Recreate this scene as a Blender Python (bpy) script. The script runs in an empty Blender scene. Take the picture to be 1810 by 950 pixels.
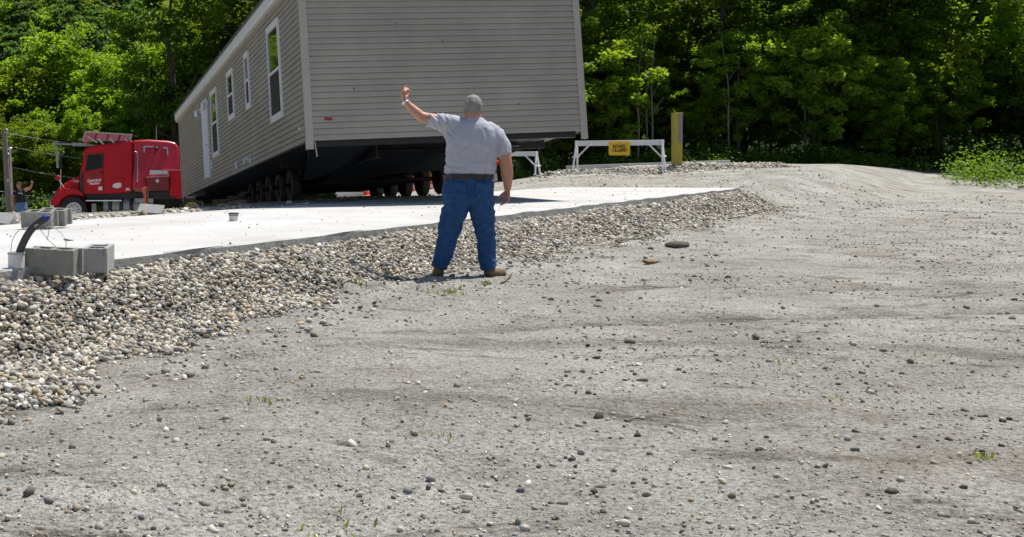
import bpy, bmesh, math, random
import numpy as np
from mathutils import Vector, Matrix, Euler, noise
R = math.radians
random.seed(7)
RNG = np.random.default_rng(11)
S = bpy.context.scene
COL = S.collection

# ------------------------------------------------------------------ camera, sky, sun, exposure
F, HZ = 2000.0, 320.0                      # focal length in photo pixels, horizon row of the photo (1810 x 950)
cam = bpy.data.objects.new('camera', bpy.data.cameras.new('camera'))
COL.objects.link(cam)
cam.rotation_euler = (R(90), 0, 0)
cam.data.sensor_fit = 'HORIZONTAL'
cam.data.sensor_width = 36.0
cam.data.lens = 36.0 * F / 1810.0
cam.data.shift_x = (905 - 600) / 1810.0
cam.data.shift_y = -(475 - HZ) / 1810.0
cam.data.clip_start, cam.data.clip_end = 0.1, 3000
S.camera = cam

SUN = Vector((0.56, 0.47, 1.78)).normalized()
w = bpy.data.worlds.new('World'); S.world = w; w.use_nodes = True
nt = w.node_tree; nt.nodes.clear()
wo = nt.nodes.new('ShaderNodeOutputWorld'); bg = nt.nodes.new('ShaderNodeBackground'); sk = nt.nodes.new('ShaderNodeTexSky')
sk.sky_type = 'NISHITA'; sk.sun_disc = False
sk.sun_elevation = math.asin(SUN.z); sk.sun_rotation = math.atan2(SUN.x, SUN.y)
sk.altitude = 300; sk.air_density = 1.0; sk.dust_density = 1.2
bg.inputs['Strength'].default_value = 0.075
nt.links.new(sk.outputs[0], bg.inputs[0]); nt.links.new(bg.outputs[0], wo.inputs[0])
sl = bpy.data.lights.new('sun', 'SUN'); sl.energy = 4.6; sl.angle = R(0.53); sl.color = (1.0, 0.96, 0.9)
so = bpy.data.objects.new('sun', sl); COL.objects.link(so)
so.rotation_euler = SUN.to_track_quat('Z', 'Y').to_euler()
S.view_settings.view_transform = 'Standard'; S.view_settings.look = 'None'
S.view_settings.exposure = 0.25; S.view_settings.gamma = 1.0
S.cycles.use_denoising = True
S.cycles.max_bounces = 8; S.cycles.transparent_max_bounces = 8

def P(px, py, Y):
    return Vector(((px - 600) / F * Y, Y, (HZ - py) / F * Y))

# ------------------------------------------------------------------ materials
def mat(name, col, rough=0.7, metal=0.0, var=0.0, vscale=5.0, bump=0.0, bscale=40.0, col2=None, spec=0.5, coat=0.0, detail=4.0, stretch=None):
    m = bpy.data.materials.new(name); m.use_nodes = True
    t = m.node_tree; n = t.nodes; b = n['Principled BSDF']
    b.inputs['Roughness'].default_value = rough; b.inputs['Metallic'].default_value = metal
    b.inputs['Specular IOR Level'].default_value = spec
    b.inputs['Coat Weight'].default_value = coat; b.inputs['Coat Roughness'].default_value = 0.08
    c = tuple(col) + (1,)
    b.inputs['Base Color'].default_value = c
    if var or bump or col2:
        tc = n.new('ShaderNodeTexCoord'); src = tc.outputs['Object']
        if stretch:
            mp = n.new('ShaderNodeMapping'); mp.inputs['Scale'].default_value = stretch
            t.links.new(src, mp.inputs[0]); src = mp.outputs[0]
        if var or col2:
            ns = n.new('ShaderNodeTexNoise'); ns.inputs['Scale'].default_value = vscale; ns.inputs['Detail'].default_value = detail
            ns.inputs['Roughness'].default_value = 0.65
            t.links.new(src, ns.inputs['Vector'])
            cr = n.new('ShaderNodeValToRGB')
            c2 = col2 if col2 else tuple(min(1, x * (1 + var)) for x in col)
            c1 = col if col2 else tuple(x * (1 - var) for x in col)
            cr.color_ramp.elements[0].position = 0.34; cr.color_ramp.elements[1].position = 0.68
            cr.color_ramp.elements[0].color = tuple(c1) + (1,); cr.color_ramp.elements[1].color = tuple(c2) + (1,)
            t.links.new(ns.outputs['Fac'], cr.inputs[0]); t.links.new(cr.outputs[0], b.inputs['Base Color'])
        if bump:
            n2 = n.new('ShaderNodeTexNoise'); n2.inputs['Scale'].default_value = bscale; n2.inputs['Detail'].default_value = 6
            t.links.new(src, n2.inputs['Vector'])
            bp = n.new('ShaderNodeBump'); bp.inputs['Strength'].default_value = bump; bp.inputs['Distance'].default_value = 0.02
            t.links.new(n2.outputs['Fac'], bp.inputs['Height']); t.links.new(bp.outputs[0], b.inputs['Normal'])
    return m

def leaf_mat(name, c1, c2, trans=0.45, tcol=(1.5, 1.5, 0.7)):
    m = bpy.data.materials.new(name); m.use_nodes = True
    t = m.node_tree; n = t.nodes; n.clear()
    out = n.new('ShaderNodeOutputMaterial')
    at = n.new('ShaderNodeAttribute'); at.attribute_name = 'tone'
    oi = n.new('ShaderNodeObjectInfo')
    mx = n.new('ShaderNodeMix'); mx.data_type = 'RGBA'
    mx.inputs['A'].default_value = c1 + (1,); mx.inputs['B'].default_value = c2 + (1,)
    t.links.new(at.outputs['Fac'], mx.inputs['Factor'])
    hs = n.new('ShaderNodeHueSaturation')
    mr = n.new('ShaderNodeMapRange'); mr.inputs['To Min'].default_value = 0.488; mr.inputs['To Max'].default_value = 0.512
    t.links.new(oi.outputs['Random'], mr.inputs['Value']); t.links.new(mr.outputs[0], hs.inputs['Hue'])
    mv = n.new('ShaderNodeMapRange'); mv.inputs['To Min'].default_value = 0.75; mv.inputs['To Max'].default_value = 1.25
    t.links.new(oi.outputs['Random'], mv.inputs['Value']); t.links.new(mv.outputs[0], hs.inputs['Value'])
    t.links.new(mx.outputs['Result'], hs.inputs['Color'])
    d = n.new('ShaderNodeBsdfDiffuse'); tr = n.new('ShaderNodeBsdfTranslucent'); gl = n.new('ShaderNodeBsdfGlossy')
    gl.inputs['Roughness'].default_value = 0.5
    mul = n.new('ShaderNodeMix'); mul.data_type = 'RGBA'; mul.blend_type = 'MULTIPLY'; mul.inputs['Factor'].default_value = 1
    mul.inputs['B'].default_value = tcol + (1,)
    t.links.new(hs.outputs[0], d.inputs[0]); t.links.new(hs.outputs[0], mul.inputs['A']); t.links.new(mul.outputs['Result'], tr.inputs[0])
    m1 = n.new('ShaderNodeMixShader'); m1.inputs[0].default_value = trans
    t.links.new(d.outputs[0], m1.inputs[1]); t.links.new(tr.outputs[0], m1.inputs[2])
    m2 = n.new('ShaderNodeMixShader'); m2.inputs[0].default_value = 0.025
    gl.inputs[0].default_value = (0.8, 0.8, 0.8, 1)
    t.links.new(m1.outputs[0], m2.inputs[1]); t.links.new(gl.outputs[0], m2.inputs[2])
    t.links.new(m2.outputs[0], out.inputs[0])
    return m

def attr_mat(name, rough=0.8, mult=1.0, bump=0.0, bscale=60):
    m = bpy.data.materials.new(name); m.use_nodes = True
    t = m.node_tree; n = t.nodes; b = n['Principled BSDF']; b.inputs['Roughness'].default_value = rough
    b.inputs['Specular IOR Level'].default_value = 0.3
    at = n.new('ShaderNodeAttribute'); at.attribute_name = 'col'
    t.links.new(at.outputs['Color'], b.inputs['Base Color'])
    return m

M = dict(
    siding=mat('vinyl_siding', (0.355, 0.328, 0.28), 0.5, var=0.11, vscale=0.9, bump=0.05, bscale=90),
    trim=mat('beige_trim', (0.37, 0.35, 0.305), 0.5, var=0.05),
    soffit=mat('soffit_beige', (0.50, 0.46, 0.40), 0.5, var=0.06),
    fascia=mat('fascia_white', (0.80, 0.82, 0.88), 0.35, var=0.05, vscale=8),
    shingle=mat('shingles', (0.10, 0.10, 0.10), 0.95, var=0.3, vscale=60, bump=0.5, bscale=120),
    white=mat('white_vinyl', (0.78, 0.79, 0.80), 0.4, var=0.03),
    doorwhite=mat('door_white', (0.70, 0.71, 0.82), 0.45, var=0.03),
    cabglass=mat('cab_glass', (0.012, 0.014, 0.013), 0.15, spec=0.25),
    glass=mat('window_glass', (0.012, 0.016, 0.014), 0.03, spec=1.0),
    screen=mat('insect_screen', (0.018, 0.018, 0.02), 0.75, bump=0.1, bscale=400),
    belly=mat('belly_wrap', (0.009, 0.0095, 0.011), 0.55, bump=0.6, bscale=6, var=0.3),
    steel=mat('dark_steel', (0.013, 0.013, 0.014), 0.6, var=0.3, vscale=9),
    tyre=mat('tyre_rubber', (0.026, 0.026, 0.024), 0.85, var=0.3, vscale=12),
    dusty=mat('dusty_tyre', (0.06, 0.055, 0.047), 0.9, var=0.35, vscale=6),
    rimy=mat('yellow_rim', (0.34, 0.27, 0.12), 0.5, var=0.3, vscale=8),
    rimg=mat('grey_rim', (0.10, 0.10, 0.10), 0.5, metal=0.3, var=0.3),
    chrome=mat('polished_metal', (0.72, 0.73, 0.75), 0.22, metal=1.0),
    dull=mat('dull_metal', (0.30, 0.30, 0.31), 0.5, metal=0.3, var=0.15),
    alu=mat('brushed_metal', (0.62, 0.62, 0.63), 0.45, metal=0.7, var=0.1),
    red=mat('red_paint', (0.50, 0.004, 0.014), 0.42, coat=0.08, var=0.07, vscale=3, spec=0.28),
    redd=mat('brown_red_paint', (0.20, 0.018, 0.02), 0.45, var=0.2, vscale=5),
    pinkred=mat('faded_red', (0.58, 0.17, 0.20), 0.5, var=0.12, vscale=4),
    redc=mat('glossy_red', (0.46, 0.006, 0.016), 0.36, coat=0.55, var=0.07, vscale=3, spec=0.6),  # sleeper only: extra gloss imitates the sunlit sheen on the same red
    wheelalu=mat('wheel_metal', (0.72, 0.72, 0.73), 0.4, metal=0.25, var=0.05),
    black=mat('black_plastic', (0.018, 0.018, 0.018), 0.5),
    decal=mat('white_decal', (0.75, 0.75, 0.75), 0.5),
    concrete=mat('slab_concrete', (0.47, 0.465, 0.45), 0.85, col2=(0.61, 0.605, 0.59), vscale=1.0, bump=0.15, bscale=35, detail=9),
    concside=mat('slab_side', (0.34, 0.34, 0.32), 0.9, var=0.22, vscale=6, bump=0.4, bscale=30),
    block=mat('block_concrete', (0.30, 0.295, 0.265), 0.95, var=0.14, vscale=18, bump=0.6, bscale=110),
    blockl=mat('light_block_concrete', (0.40, 0.40, 0.385), 0.95, var=0.12, vscale=18, bump=0.6, bscale=110),
    pvc=mat('dirty_pvc', (0.62, 0.62, 0.60), 0.5, col2=(0.72, 0.72, 0.71), vscale=22),
    poly=mat('black_pipe', (0.055, 0.056, 0.058), 0.45, var=0.3, vscale=10),
    blue=mat('blue_tape', (0.03, 0.05, 0.22), 0.5),
    wire=mat('grey_wire', (0.42, 0.43, 0.44), 0.5),
    plate=mat('grey_plate', (0.22, 0.23, 0.26), 0.6),
    orange=mat('orange_paint', (0.85, 0.17, 0.09), 0.55, var=0.12, vscale=14),
    coneo=mat('cone_orange', (0.85, 0.07, 0.015), 0.5, var=0.05),
    wood=mat('grey_wood', (0.23, 0.21, 0.18), 0.9, var=0.25, vscale=9, stretch=(6, 6, 0.6), bump=0.4),
    brownwood=mat('brown_wood', (0.24, 0.15, 0.075), 0.9, var=0.3, vscale=12),
    wpaint=mat('white_painted_wood', (0.74, 0.74, 0.73), 0.6, col2=(0.80, 0.80, 0.80), vscale=12, bump=0.2, bscale=30),
    yellow=mat('yellow_sign', (0.80, 0.50, 0.02), 0.5, var=0.07, vscale=9),
    ywood=mat('yellowish_timber', (0.42, 0.34, 0.06), 0.8, var=0.2, vscale=8, stretch=(4, 4, 0.7), bump=0.3),
    ink=mat('black_ink', (0.02, 0.015, 0.01), 0.6),
    redink=mat('red_sticker', (0.26, 0.015, 0.03), 0.5, var=0.3, vscale=60),
    skin=mat('skin', (0.50, 0.245, 0.165), 0.55, var=0.13, vscale=14, bump=0.08, bscale=60),
    redskin=mat('sunburnt_skin', (0.45, 0.20, 0.14), 0.55, var=0.14, vscale=12),
    hair=mat('grey_hair', (0.19, 0.18, 0.165), 0.7, col2=(0.33, 0.32, 0.30), vscale=22, bump=0.5, bscale=120, stretch=(1, 1, 0.35)),
    shirt=mat('grey_tshirt', (0.47, 0.475, 0.54), 0.9, var=0.06, vscale=7, bump=0.25, bscale=300),
    jeans=mat('denim', (0.009, 0.054, 0.165), 0.85, col2=(0.020, 0.095, 0.25), vscale=16, bump=0.35, bscale=220),
    belt=mat('leather_belt', (0.03, 0.013, 0.007), 0.5, var=0.2),
    boot=mat('tan_boot', (0.15, 0.10, 0.06), 0.8, var=0.25, vscale=14, bump=0.3),
    sole=mat('boot_sole', (0.05, 0.042, 0.034), 0.9),
    blackcloth=mat('black_tshirt', (0.016, 0.016, 0.022), 0.9, bump=0.3),
    paleden=mat('faded_denim', (0.10, 0.17, 0.30), 0.9, var=0.25, vscale=7),
    brim=mat('cap_cloth', (0.05, 0.043, 0.035), 0.9),
    eye=mat('eye_white', (0.7, 0.68, 0.65), 0.3),
    bark=mat('bark', (0.085, 0.07, 0.055), 0.95, var=0.35, vscale=5, stretch=(3, 3, 0.6), bump=0.6, bscale=18),
    palebark=mat('pale_bark', (0.15, 0.14, 0.12), 0.9, var=0.25, vscale=6, stretch=(3, 3, 0.6)),
    leafA=leaf_mat('maple_leaves', (0.100, 0.180, 0.014), (0.185, 0.270, 0.028), 0.62, (2.0, 1.85, .6)),
    leafB=leaf_mat('ash_leaves', (0.115, 0.195, 0.025), (0.19, 0.27, 0.045), 0.63, (2.0, 1.85, .6)),
    leafC=leaf_mat('dark_leaves', (0.060, 0.122, 0.014), (0.120, 0.195, 0.026), 0.58, (2.0, 1.85, .6)),
    leafF=leaf_mat('hazy_far_leaves', (0.11, 0.19, 0.030), (0.19, 0.28, 0.045), 0.6, (1.9, 1.8, .7)),  # leaf colour brightened in place of haze lifting the hillside
    leafG=leaf_mat('hazy_blue_leaves', (0.065, 0.13, 0.035), (0.12, 0.20, 0.055), 0.55, (1.8, 1.7, .8)),  # bluish leaf colour stands in for haze on the far hill
    needle=leaf_mat('pine_needles', (0.045, 0.095, 0.035), (0.085, 0.145, 0.055), 0.4, (1.2, 1.2, 0.8)),
    weed=leaf_mat('weed_leaves', (0.20, 0.24, 0.05), (0.28, 0.32, 0.08), 0.5),
    stone=attr_mat('river_stone', 0.75),
)

# ------------------------------------------------------------------ mesh helpers
def tag(o, label=None, cat=None, group=None, kind=None):
    if label: o['label'] = label
    if cat: o['category'] = cat
    if group: o['group'] = group
    if kind: o['kind'] = kind
    return o

def empty(name, loc=(0, 0, 0), rz=0.0, label=None, cat=None, group=None):
    o = bpy.data.objects.new(name, None); COL.objects.link(o)
    o.location = loc; o.rotation_euler = (0, 0, rz); o.empty_display_size = 0.2
    return tag(o, label, cat, group)

class MB:
    def __init__(s): s.v = []; s.f = []
    def add(s, vs, fs):
        k = len(s.v); s.v += [tuple(v) for v in vs]; s.f += [tuple(i + k for i in f) for f in fs]; return s
    def box(s, c, d, rot=None, taper=1.0):
        c = Vector(c); hx, hy, hz = d[0] / 2, d[1] / 2, d[2] / 2
        vs = []
        for z in (-1, 1):
            k = 1.0 if z < 0 else taper
            for x, y in ((-1, -1), (1, -1), (1, 1), (-1, 1)):
                p = Vector((x * hx * k, y * hy * k, z * hz))
                if rot is not None: p = rot @ p
                vs.append(c + p)
        return s.add(vs, [(3, 2, 1, 0), (4, 5, 6, 7), (0, 1, 5, 4), (1, 2, 6, 5), (2, 3, 7, 6), (3, 0, 4, 7)])
    def bar(s, a, b, wd, th, up=(0, 0, 1)):
        a, b = Vector(a), Vector(b); z = (b - a); L = z.length; z.normalize()
        u = Vector(up)
        if abs(u.dot(z)) > 0.95: u = Vector((0, 1, 0))
        x = u.cross(z).normalized(); y = z.cross(x)
        return s.box((a + b) / 2, (wd, th, L), Matrix((x, y, z)).transposed())
    def tube(s, path, rad, n=12, cap=True, up=(0, 1, 0)):
        pts = [Vector(p) for p in path]
        rad = [r if isinstance(r, tuple) else (r, r) for r in (rad if isinstance(rad, (list,)) else [rad] * len(pts))]
        vs = []; fs = []
        x = None
        for i, p in enumerate(pts):
            t = (pts[min(i + 1, len(pts) - 1)] - pts[max(i - 1, 0)]).normalized()
            if x is None:
                u = Vector(up)
                if abs(u.dot(t)) > 0.95: u = Vector((1, 0, 0))
                x = u.cross(t).normalized()
            x = (x - t * x.dot(t)).normalized(); y = t.cross(x)
            for k in range(n):
                a = 2 * math.pi * k / n
                vs.append(p + x * (rad[i][0] * math.cos(a)) + y * (rad[i][1] * math.sin(a)))
        for i in range(len(pts) - 1):
            for k in range(n):
                k2 = (k + 1) % n
                fs.append((i * n + k, i * n + k2, (i + 1) * n + k2, (i + 1) * n + k))
        if cap:
            fs.append(tuple(range(n - 1, -1, -1))); b = (len(pts) - 1) * n; fs.append(tuple(range(b, b + n)))
        return s.add(vs, fs)
    def ell(s, c, r, n=14, m=10, rot=None):
        c = Vector(c); vs = []; fs = []
        for i in range(m + 1):
            th = math.pi * i / m
            for k in range(n):
                a = 2 * math.pi * k / n
                p = Vector((r[0] * math.sin(th) * math.cos(a), r[1] * math.sin(th) * math.sin(a), r[2] * math.cos(th)))
                if rot is not None: p = rot @ p
                vs.append(c + p)
        for i in range(m):
            for k in range(n):
                k2 = (k + 1) % n
                fs.append((i * n + k, (i + 1) * n + k, (i + 1) * n + k2, i * n + k2))
        return s.add(vs, fs)
    def prism(s, poly, y0, y1, yaxis='y'):
        n = len(poly)
        if yaxis == 'y': vs = [(x, y0, z) for x, z in poly] + [(x, y1, z) for x, z in poly]
        else: vs = [(y0, x, z) for x, z in poly] + [(y1, x, z) for x, z in poly]
        fs = [tuple(range(n)), tuple(range(2 * n - 1, n - 1, -1))]
        for i in range(n):
            j = (i + 1) % n; fs.append((i, n + i, n + j, j))
        return s.add(vs, fs)
    def lathe(s, prof, c=(0, 0, 0), axis='z', n=28, closed=False):
        vs = []; fs = []; c = Vector(c)
        for r, h in prof:
            for k in range(n):
                a = 2 * math.pi * k / n; u, v = r * math.cos(a), r * math.sin(a)
                p = (u, v, h) if axis == 'z' else ((h, u, v) if axis == 'x' else (u, h, v))
                vs.append(c + Vector(p))
        m = len(prof)
        for i in range(m if closed else m - 1):
            i2 = (i + 1) % m
            for k in range(n):
                k2 = (k + 1) % n
                fs.append((i * n + k, i * n + k2, i2 * n + k2, i2 * n + k))
        return s.add(vs, fs)
    def build(s, name, m, parent=None, smooth=False, bevel=0.0, seg=2, angle=35):
        me = bpy.data.meshes.new(name); me.from_pydata(s.v, [], s.f); me.update()
        bm = bmesh.new(); bm.from_mesh(me); bmesh.ops.recalc_face_normals(bm, faces=bm.faces[:]); bm.to_mesh(me); bm.free()
        o = bpy.data.objects.new(name, me); COL.objects.link(o)
        for mm in (m if isinstance(m, (list, tuple)) else [m]): me.materials.append(mm)
        if parent: o.parent = parent
        if bevel:
            md = o.modifiers.new('bevel', 'BEVEL'); md.width = bevel; md.segments = seg; md.limit_method = 'ANGLE'; md.angle_limit = R(30)
        if smooth or bevel:
            me.polygons.foreach_set('use_smooth', [True] * len(me.polygons))
            try: me.set_sharp_from_angle(angle=R(angle))
            except Exception: pass
        return o

def np_mesh(name, v, f, m, parent=None, attrs=None, smooth=False):
    """v (N,3) floats, f (K,3 or 4) ints; attrs: name -> per-face value array (K,) or (K,3)"""
    me = bpy.data.meshes.new(name)
    k = f.shape[1]
    me.vertices.add(len(v)); me.vertices.foreach_set('co', np.ascontiguousarray(v, dtype=np.float32).ravel())
    me.loops.add(f.size); me.loops.foreach_set('vertex_index', np.ascontiguousarray(f, dtype=np.int32).ravel())
    me.polygons.add(len(f)); me.polygons.foreach_set('loop_start', np.arange(0, f.size, k, dtype=np.int32))
    me.update(calc_edges=True)
    for an, a in (attrs or {}).items():
        if a.ndim == 1:
            at = me.attributes.new(an, 'FLOAT', 'FACE'); at.data.foreach_set('value', a.astype(np.float32))
        else:
            at = me.attributes.new(an, 'FLOAT_COLOR', 'FACE')
            at.data.foreach_set('color', np.concatenate([a, np.ones((len(a), 1))], 1).astype(np.float32).ravel())
    if smooth: me.polygons.foreach_set('use_smooth', np.ones(len(f), dtype=bool))
    me.validate()
    me.materials.append(m)
    o = bpy.data.objects.new(name, me); COL.objects.link(o)
    if parent: o.parent = parent
    return o

def remesh(mb, name, m, parent, voxel, smooth=4, fn=None):
    """join the volumes collected in mb into one continuous skin"""
    o = mb.build('tmp', m)
    md = o.modifiers.new('r', 'REMESH'); md.mode = 'VOXEL'; md.voxel_size = voxel
    if smooth:
        ms = o.modifiers.new('s', 'SMOOTH'); ms.iterations = smooth; ms.factor = 0.5
    dg = bpy.context.evaluated_depsgraph_get(); dg.update()
    me = bpy.data.meshes.new_from_object(o.evaluated_get(dg))
    old = o.data; bpy.data.objects.remove(o); bpy.data.meshes.remove(old)
    me.name = name
    if fn:
        me.update()
        nor = [v.normal.copy() for v in me.vertices]
        for v, nn in zip(me.vertices, nor): v.co = v.co + nn * fn(v.co, nn)
    me.polygons.foreach_set('use_smooth', [True] * len(me.polygons)); me.update()
    me.materials.clear(); me.materials.append(m)
    r = bpy.data.objects.new(name, me); COL.objects.link(r); r.parent = parent
    return r

def text(name, body, size, m, parent, loc, rot, extrude=0.004, shear=0.0, align='CENTER', bold=0.0, sx=1.0):
    c = bpy.data.curves.new('tmp', 'FONT'); c.body = body; c.size = size; c.extrude = extrude; c.shear = shear
    c.align_x = align; c.align_y = 'CENTER'; c.offset = bold; c.space_line = 0.9
    t = bpy.data.objects.new('tmp', c); COL.objects.link(t)
    dg = bpy.context.evaluated_depsgraph_get(); dg.update()
    me = bpy.data.meshes.new_from_object(t.evaluated_get(dg)); bpy.data.objects.remove(t); bpy.data.curves.remove(c)
    me.materials.clear(); me.materials.append(m); me.name = name
    o = bpy.data.objects.new(name, me); COL.objects.link(o); o.parent = parent; o.location = loc; o.rotation_euler = rot; o.scale = (sx, 1, 1)
    return o

def copy_thing(o, loc, rz=None, scale=None, label=None, group=None):
    kids = [(c, list(c.children)) for c in o.children]
    r = o.copy(); COL.objects.link(r); r.location = loc
    if rz is not None: r.rotation_euler = (0, 0, rz)
    if scale is not None: r.scale = scale if isinstance(scale, tuple) else (scale,) * 3
    if label: r['label'] = label
    if group: r['group'] = group
    for c, gs in kids:
        d = c.copy(); COL.objects.link(d); d.parent = r
        for g in gs:
            e = g.copy(); COL.objects.link(e); e.parent = d
    return r

# ------------------------------------------------------------------ terrain
SA = np.array([-2.0, 8.0]); SD = np.array([0.522, 0.853]); SN = np.array([0.853, -0.522])   # slab near edge, its direction, towards the camera
S0, S1, SW = -1.6, 22.0, 4.5
def slabz(s): return -0.62 + 0.0193 * s
def sd(x, y):
    dx, dy = x - SA[0], y - SA[1]
    return dx * SD[0] + dy * SD[1], dx * SN[0] + dy * SN[1]
def XY(s, d): return SA[0] + s * SD[0] + d * SN[0], SA[1] + s * SD[1] + d * SN[1]
def smooth(a, b, x):
    t = np.clip((x - a) / (b - a), 0, 1); return t * t * (3 - 2 * t)

CP = [(-9.9, 33, -.95), (-7.4, 33, -.95), (-4.9, 32, -.86), (-16, 33, -1.1), (-11.3, 40, -1.8), (-11.5, 45.5, -1.66), (-8, 44, -1.66), (-6, 45.5, -1.62), (-20, 42, -2),
      (-9, 54, -1.6), (-1, 24.9, -.44), (-2.0, 30.5, -.57), (1.5, 25, -.36), (1.5, 30, -.42), (1.2, 41, -.53), (4, 41, -.5), (2, 48, -.6), (6.9, 42, .12), (8.3, 42, .16),
      (5.25, 30, -.15), (7.25, 29, -.03), (9.9, 33, .17), (7.6, 36, .22), (10.2, 36, .22), (10.7, 36.5, .36), (10, 41, .50), (13, 41, .6), (10, 50, .4), (20, 45, .6),
      (14, 30, .1), (20, 30, .3), (30, 35, .45), (24, 26, .15), (34, 22, .1), (0, 62, -.8), (-22, 62, -1.6), (15, 65, .8), (35, 60, .9), (12, 22, -.25), (18, 20, -.2), (-8, 20, -.68), (-6, 25, -.77), (-14, 22, -.8),
      (-10, 12, -.72), (-6, 9.5, -.68), (-5, 16, -.64), (-3, 18.5, -.56), (-1, 20.5, -.47), (2.4, 23.5, -.36), (4.5, 27, -.25), (-30, 30, -1.5), (-30, 10, -1), (40, 15, .2),
      (-50, 70, -1.5), (60, 70, 2), (0, 80, -.5), (-40, 0, -1.3), (50, 0, -.8), (-3, 26, -.62), (-5, 28, -.82)]
CP = np.array(CP, float)
def _k(r2): return np.where(r2 > 1e-9, 0.5 * r2 * np.log(np.maximum(r2, 1e-9)), 0.0)
_A = CP[:, :2] / 10.0
_K = _k(((_A[:, None] - _A[None]) ** 2).sum(-1)) + np.eye(len(CP)) * 0.004
_Pm = np.concatenate([np.ones((len(CP), 1)), _A], 1)
_sol = np.linalg.solve(np.block([[_K, _Pm], [_Pm.T, np.zeros((3, 3))]]), np.concatenate([CP[:, 2], np.zeros(3)]))
def tps(x, y):
    q = np.stack([x, y], -1).reshape(-1, 2) / 10.0
    out = np.empty(len(q))
    for i in range(0, len(q), 20000):
        c = q[i:i + 20000]
        out[i:i + 20000] = _k(((c[:, None] - _A[None]) ** 2).sum(-1)) @ _sol[:len(CP)] + _sol[-3] + c @ _sol[-2:]
    return out.reshape(np.shape(x))

def wavy(x, y, sc, seed=0.0):
    """cheap smooth pseudo noise, about -1..1"""
    r = np.zeros_like(x); a = 1.0
    for k in range(4):
        t1, t2 = 1.7 * k + seed, 2.9 * k + 1.3 * seed
        u = (x * math.cos(t1) + y * math.sin(t1)) * sc; v = (-x * math.sin(t1 * 1.3) + y * math.cos(t1 * 1.3)) * sc
        r = r + a * np.sin(u + 1.9 * np.sin(v * 0.83 + t2) + t2) * np.cos(v * 1.13 + 1.4 * np.sin(u * 0.61) + seed)
        sc *= 2.03; a *= 0.52
    return r / 1.6

def gravw(s):
    """width of the near gravel bank along the slab"""
    return 0.62 + 0.35 * smooth(3.5, 1.0, s) + 0.75 * smooth(0.5, -2.8, s) + 0.22 * smooth(5, 14, s)

def gh(x, y, fine=True):
    x = np.asarray(x, float); y = np.asarray(y, float)
    s, d = sd(x, y)
    plane = slabz(np.clip(s, -12, 26))
    dd = np.maximum(d, 0)
    wob = 1 + 0.18 * wavy(x, y, 1.5, 2.0)
    bank = 0.085 + 0.05 * np.clip(wavy(x, y, .9, 8.0), -.8, 1) + 0.33 * smooth(0, 0.78, dd / wob) + 0.025 * np.maximum(dd - .6, 0)
    near = plane - bank
    under = plane - 0.06
    far = tps(np.clip(x, -70, 80), np.clip(y, -30, 90))
    # gravel heaped behind the slab on the left
    heap = 0.09 * np.exp(-((d + SW + 0.75) / 0.55) ** 2) * smooth(2.5, 4.5, s) * smooth(10.5, 8.0, s) * (1 + .5 * wavy(x, y, 1.3, 5.))
    berm = 0.10 * np.exp(-((y - 36.2 - .12 * (x - 9)) / 0.9) ** 2) * smooth(5.5, 7.5, x) * smooth(13.5, 11.5, x) * (1 + .6 * wavy(x, y, 1.1, 3.))
    far = far + heap + berm
    t = smooth(-SW - 0.05, -SW - 1.3, d)
    z = np.where(d >= 0, near, under * (1 - t) + far * t)
    # beyond the slab's right end and to the right the far surface takes over
    tr = smooth(S1 + 0.3, S1 + 8, s) * smooth(3, 0, d)
    z = z * (1 - tr) + far * tr
    tfar = smooth(20, 45, np.maximum(np.abs(x - 3), np.abs(y - 8)) + 0 * d) * (d >= 0)
    z = z * (1 - tfar) + far * tfar
    # hills
    rr = np.maximum(y - 185, 0) + 0.5 * np.maximum(np.abs(x) - 150, 0)
    hill = 0.40 * rr + 3.0 * smooth(0, 60, rr) * wavy(x, y, 0.02, 1.0)
    hill = np.where(rr > 260, 0.40 * 260 + 0.02 * (rr - 260), hill)
    z = z + hill
    if fine:
        onslab = (d < 0.06) & (d > -SW - .06) & (s > S0 - .1) & (s < S1 + .1)
        amp = np.where(onslab, 0.0, 1.0) * smooth(60, 25, y)
        z = z + amp * (0.018 * wavy(x, y, 2.3) + 0.012 * wavy(x, y, 9.0, 4.0) * (.4 + .6 * np.clip(wavy(x, y, .7, 6.0), 0, 1)))
        # churned earth along the foot of the gravel, with one low ridge left of the man's feet
        churn = np.exp(-((d - 1.25) / .55) ** 2) * smooth(.5, 1.8, s) * smooth(24, 18, s)
        z = z + amp * churn * (.030 * wavy(x, y, 4.2, 2.2) + .016 * wavy(x, y, 13.0, 5.1))
        z = z + amp * .075 * np.exp(-((y - 10.05 - .30 * (x - .3)) / .10) ** 2) * smooth(-.55, -.1, x) * smooth(.95, .6, x) * (1 + .4 * wavy(x, y, 7.0, 1.0))
        for off in (0.0, 1.75):   # wheel ruts across the dirt
            c = 8.2 + off + .55 * (x - 1) * .25 + .25 * np.sin(x * .4)
            rut = np.exp(-((y - c - .12 * (x - 3)) / .16) ** 2) * smooth(1.6, 3.2, d)
            z = z + amp * rut * (-.040 + .014 * np.sin(x * 26.0))
    return z
def G(x, y): return float(gh(np.array([x]), np.array([y]))[0])

def axis(lo, c, hi, n, near):
    a = math.asinh((c - lo) / near); b = math.asinh((hi - c) / near)
    return c + near * np.sinh(np.linspace(-a, b, n))
gx = axis(-420, 1.5, 460, 640, 7.0); gy = axis(-200, 8.5, 620, 760, 6.0)
X, Yg = np.meshgrid(gx, gy)
Z = gh(X, Yg)
idx = np.arange(X.size).reshape(X.shape)
qf = np.stack([idx[:-1, :-1], idx[:-1, 1:], idx[1:, 1:], idx[1:, :-1]], -1).reshape(-1, 4)
gv = np.stack([X, Yg, Z], -1).reshape(-1, 3)
fc = gv[qf].mean(1)
s_, d_ = sd(fc[:, 0], fc[:, 1])
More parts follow.
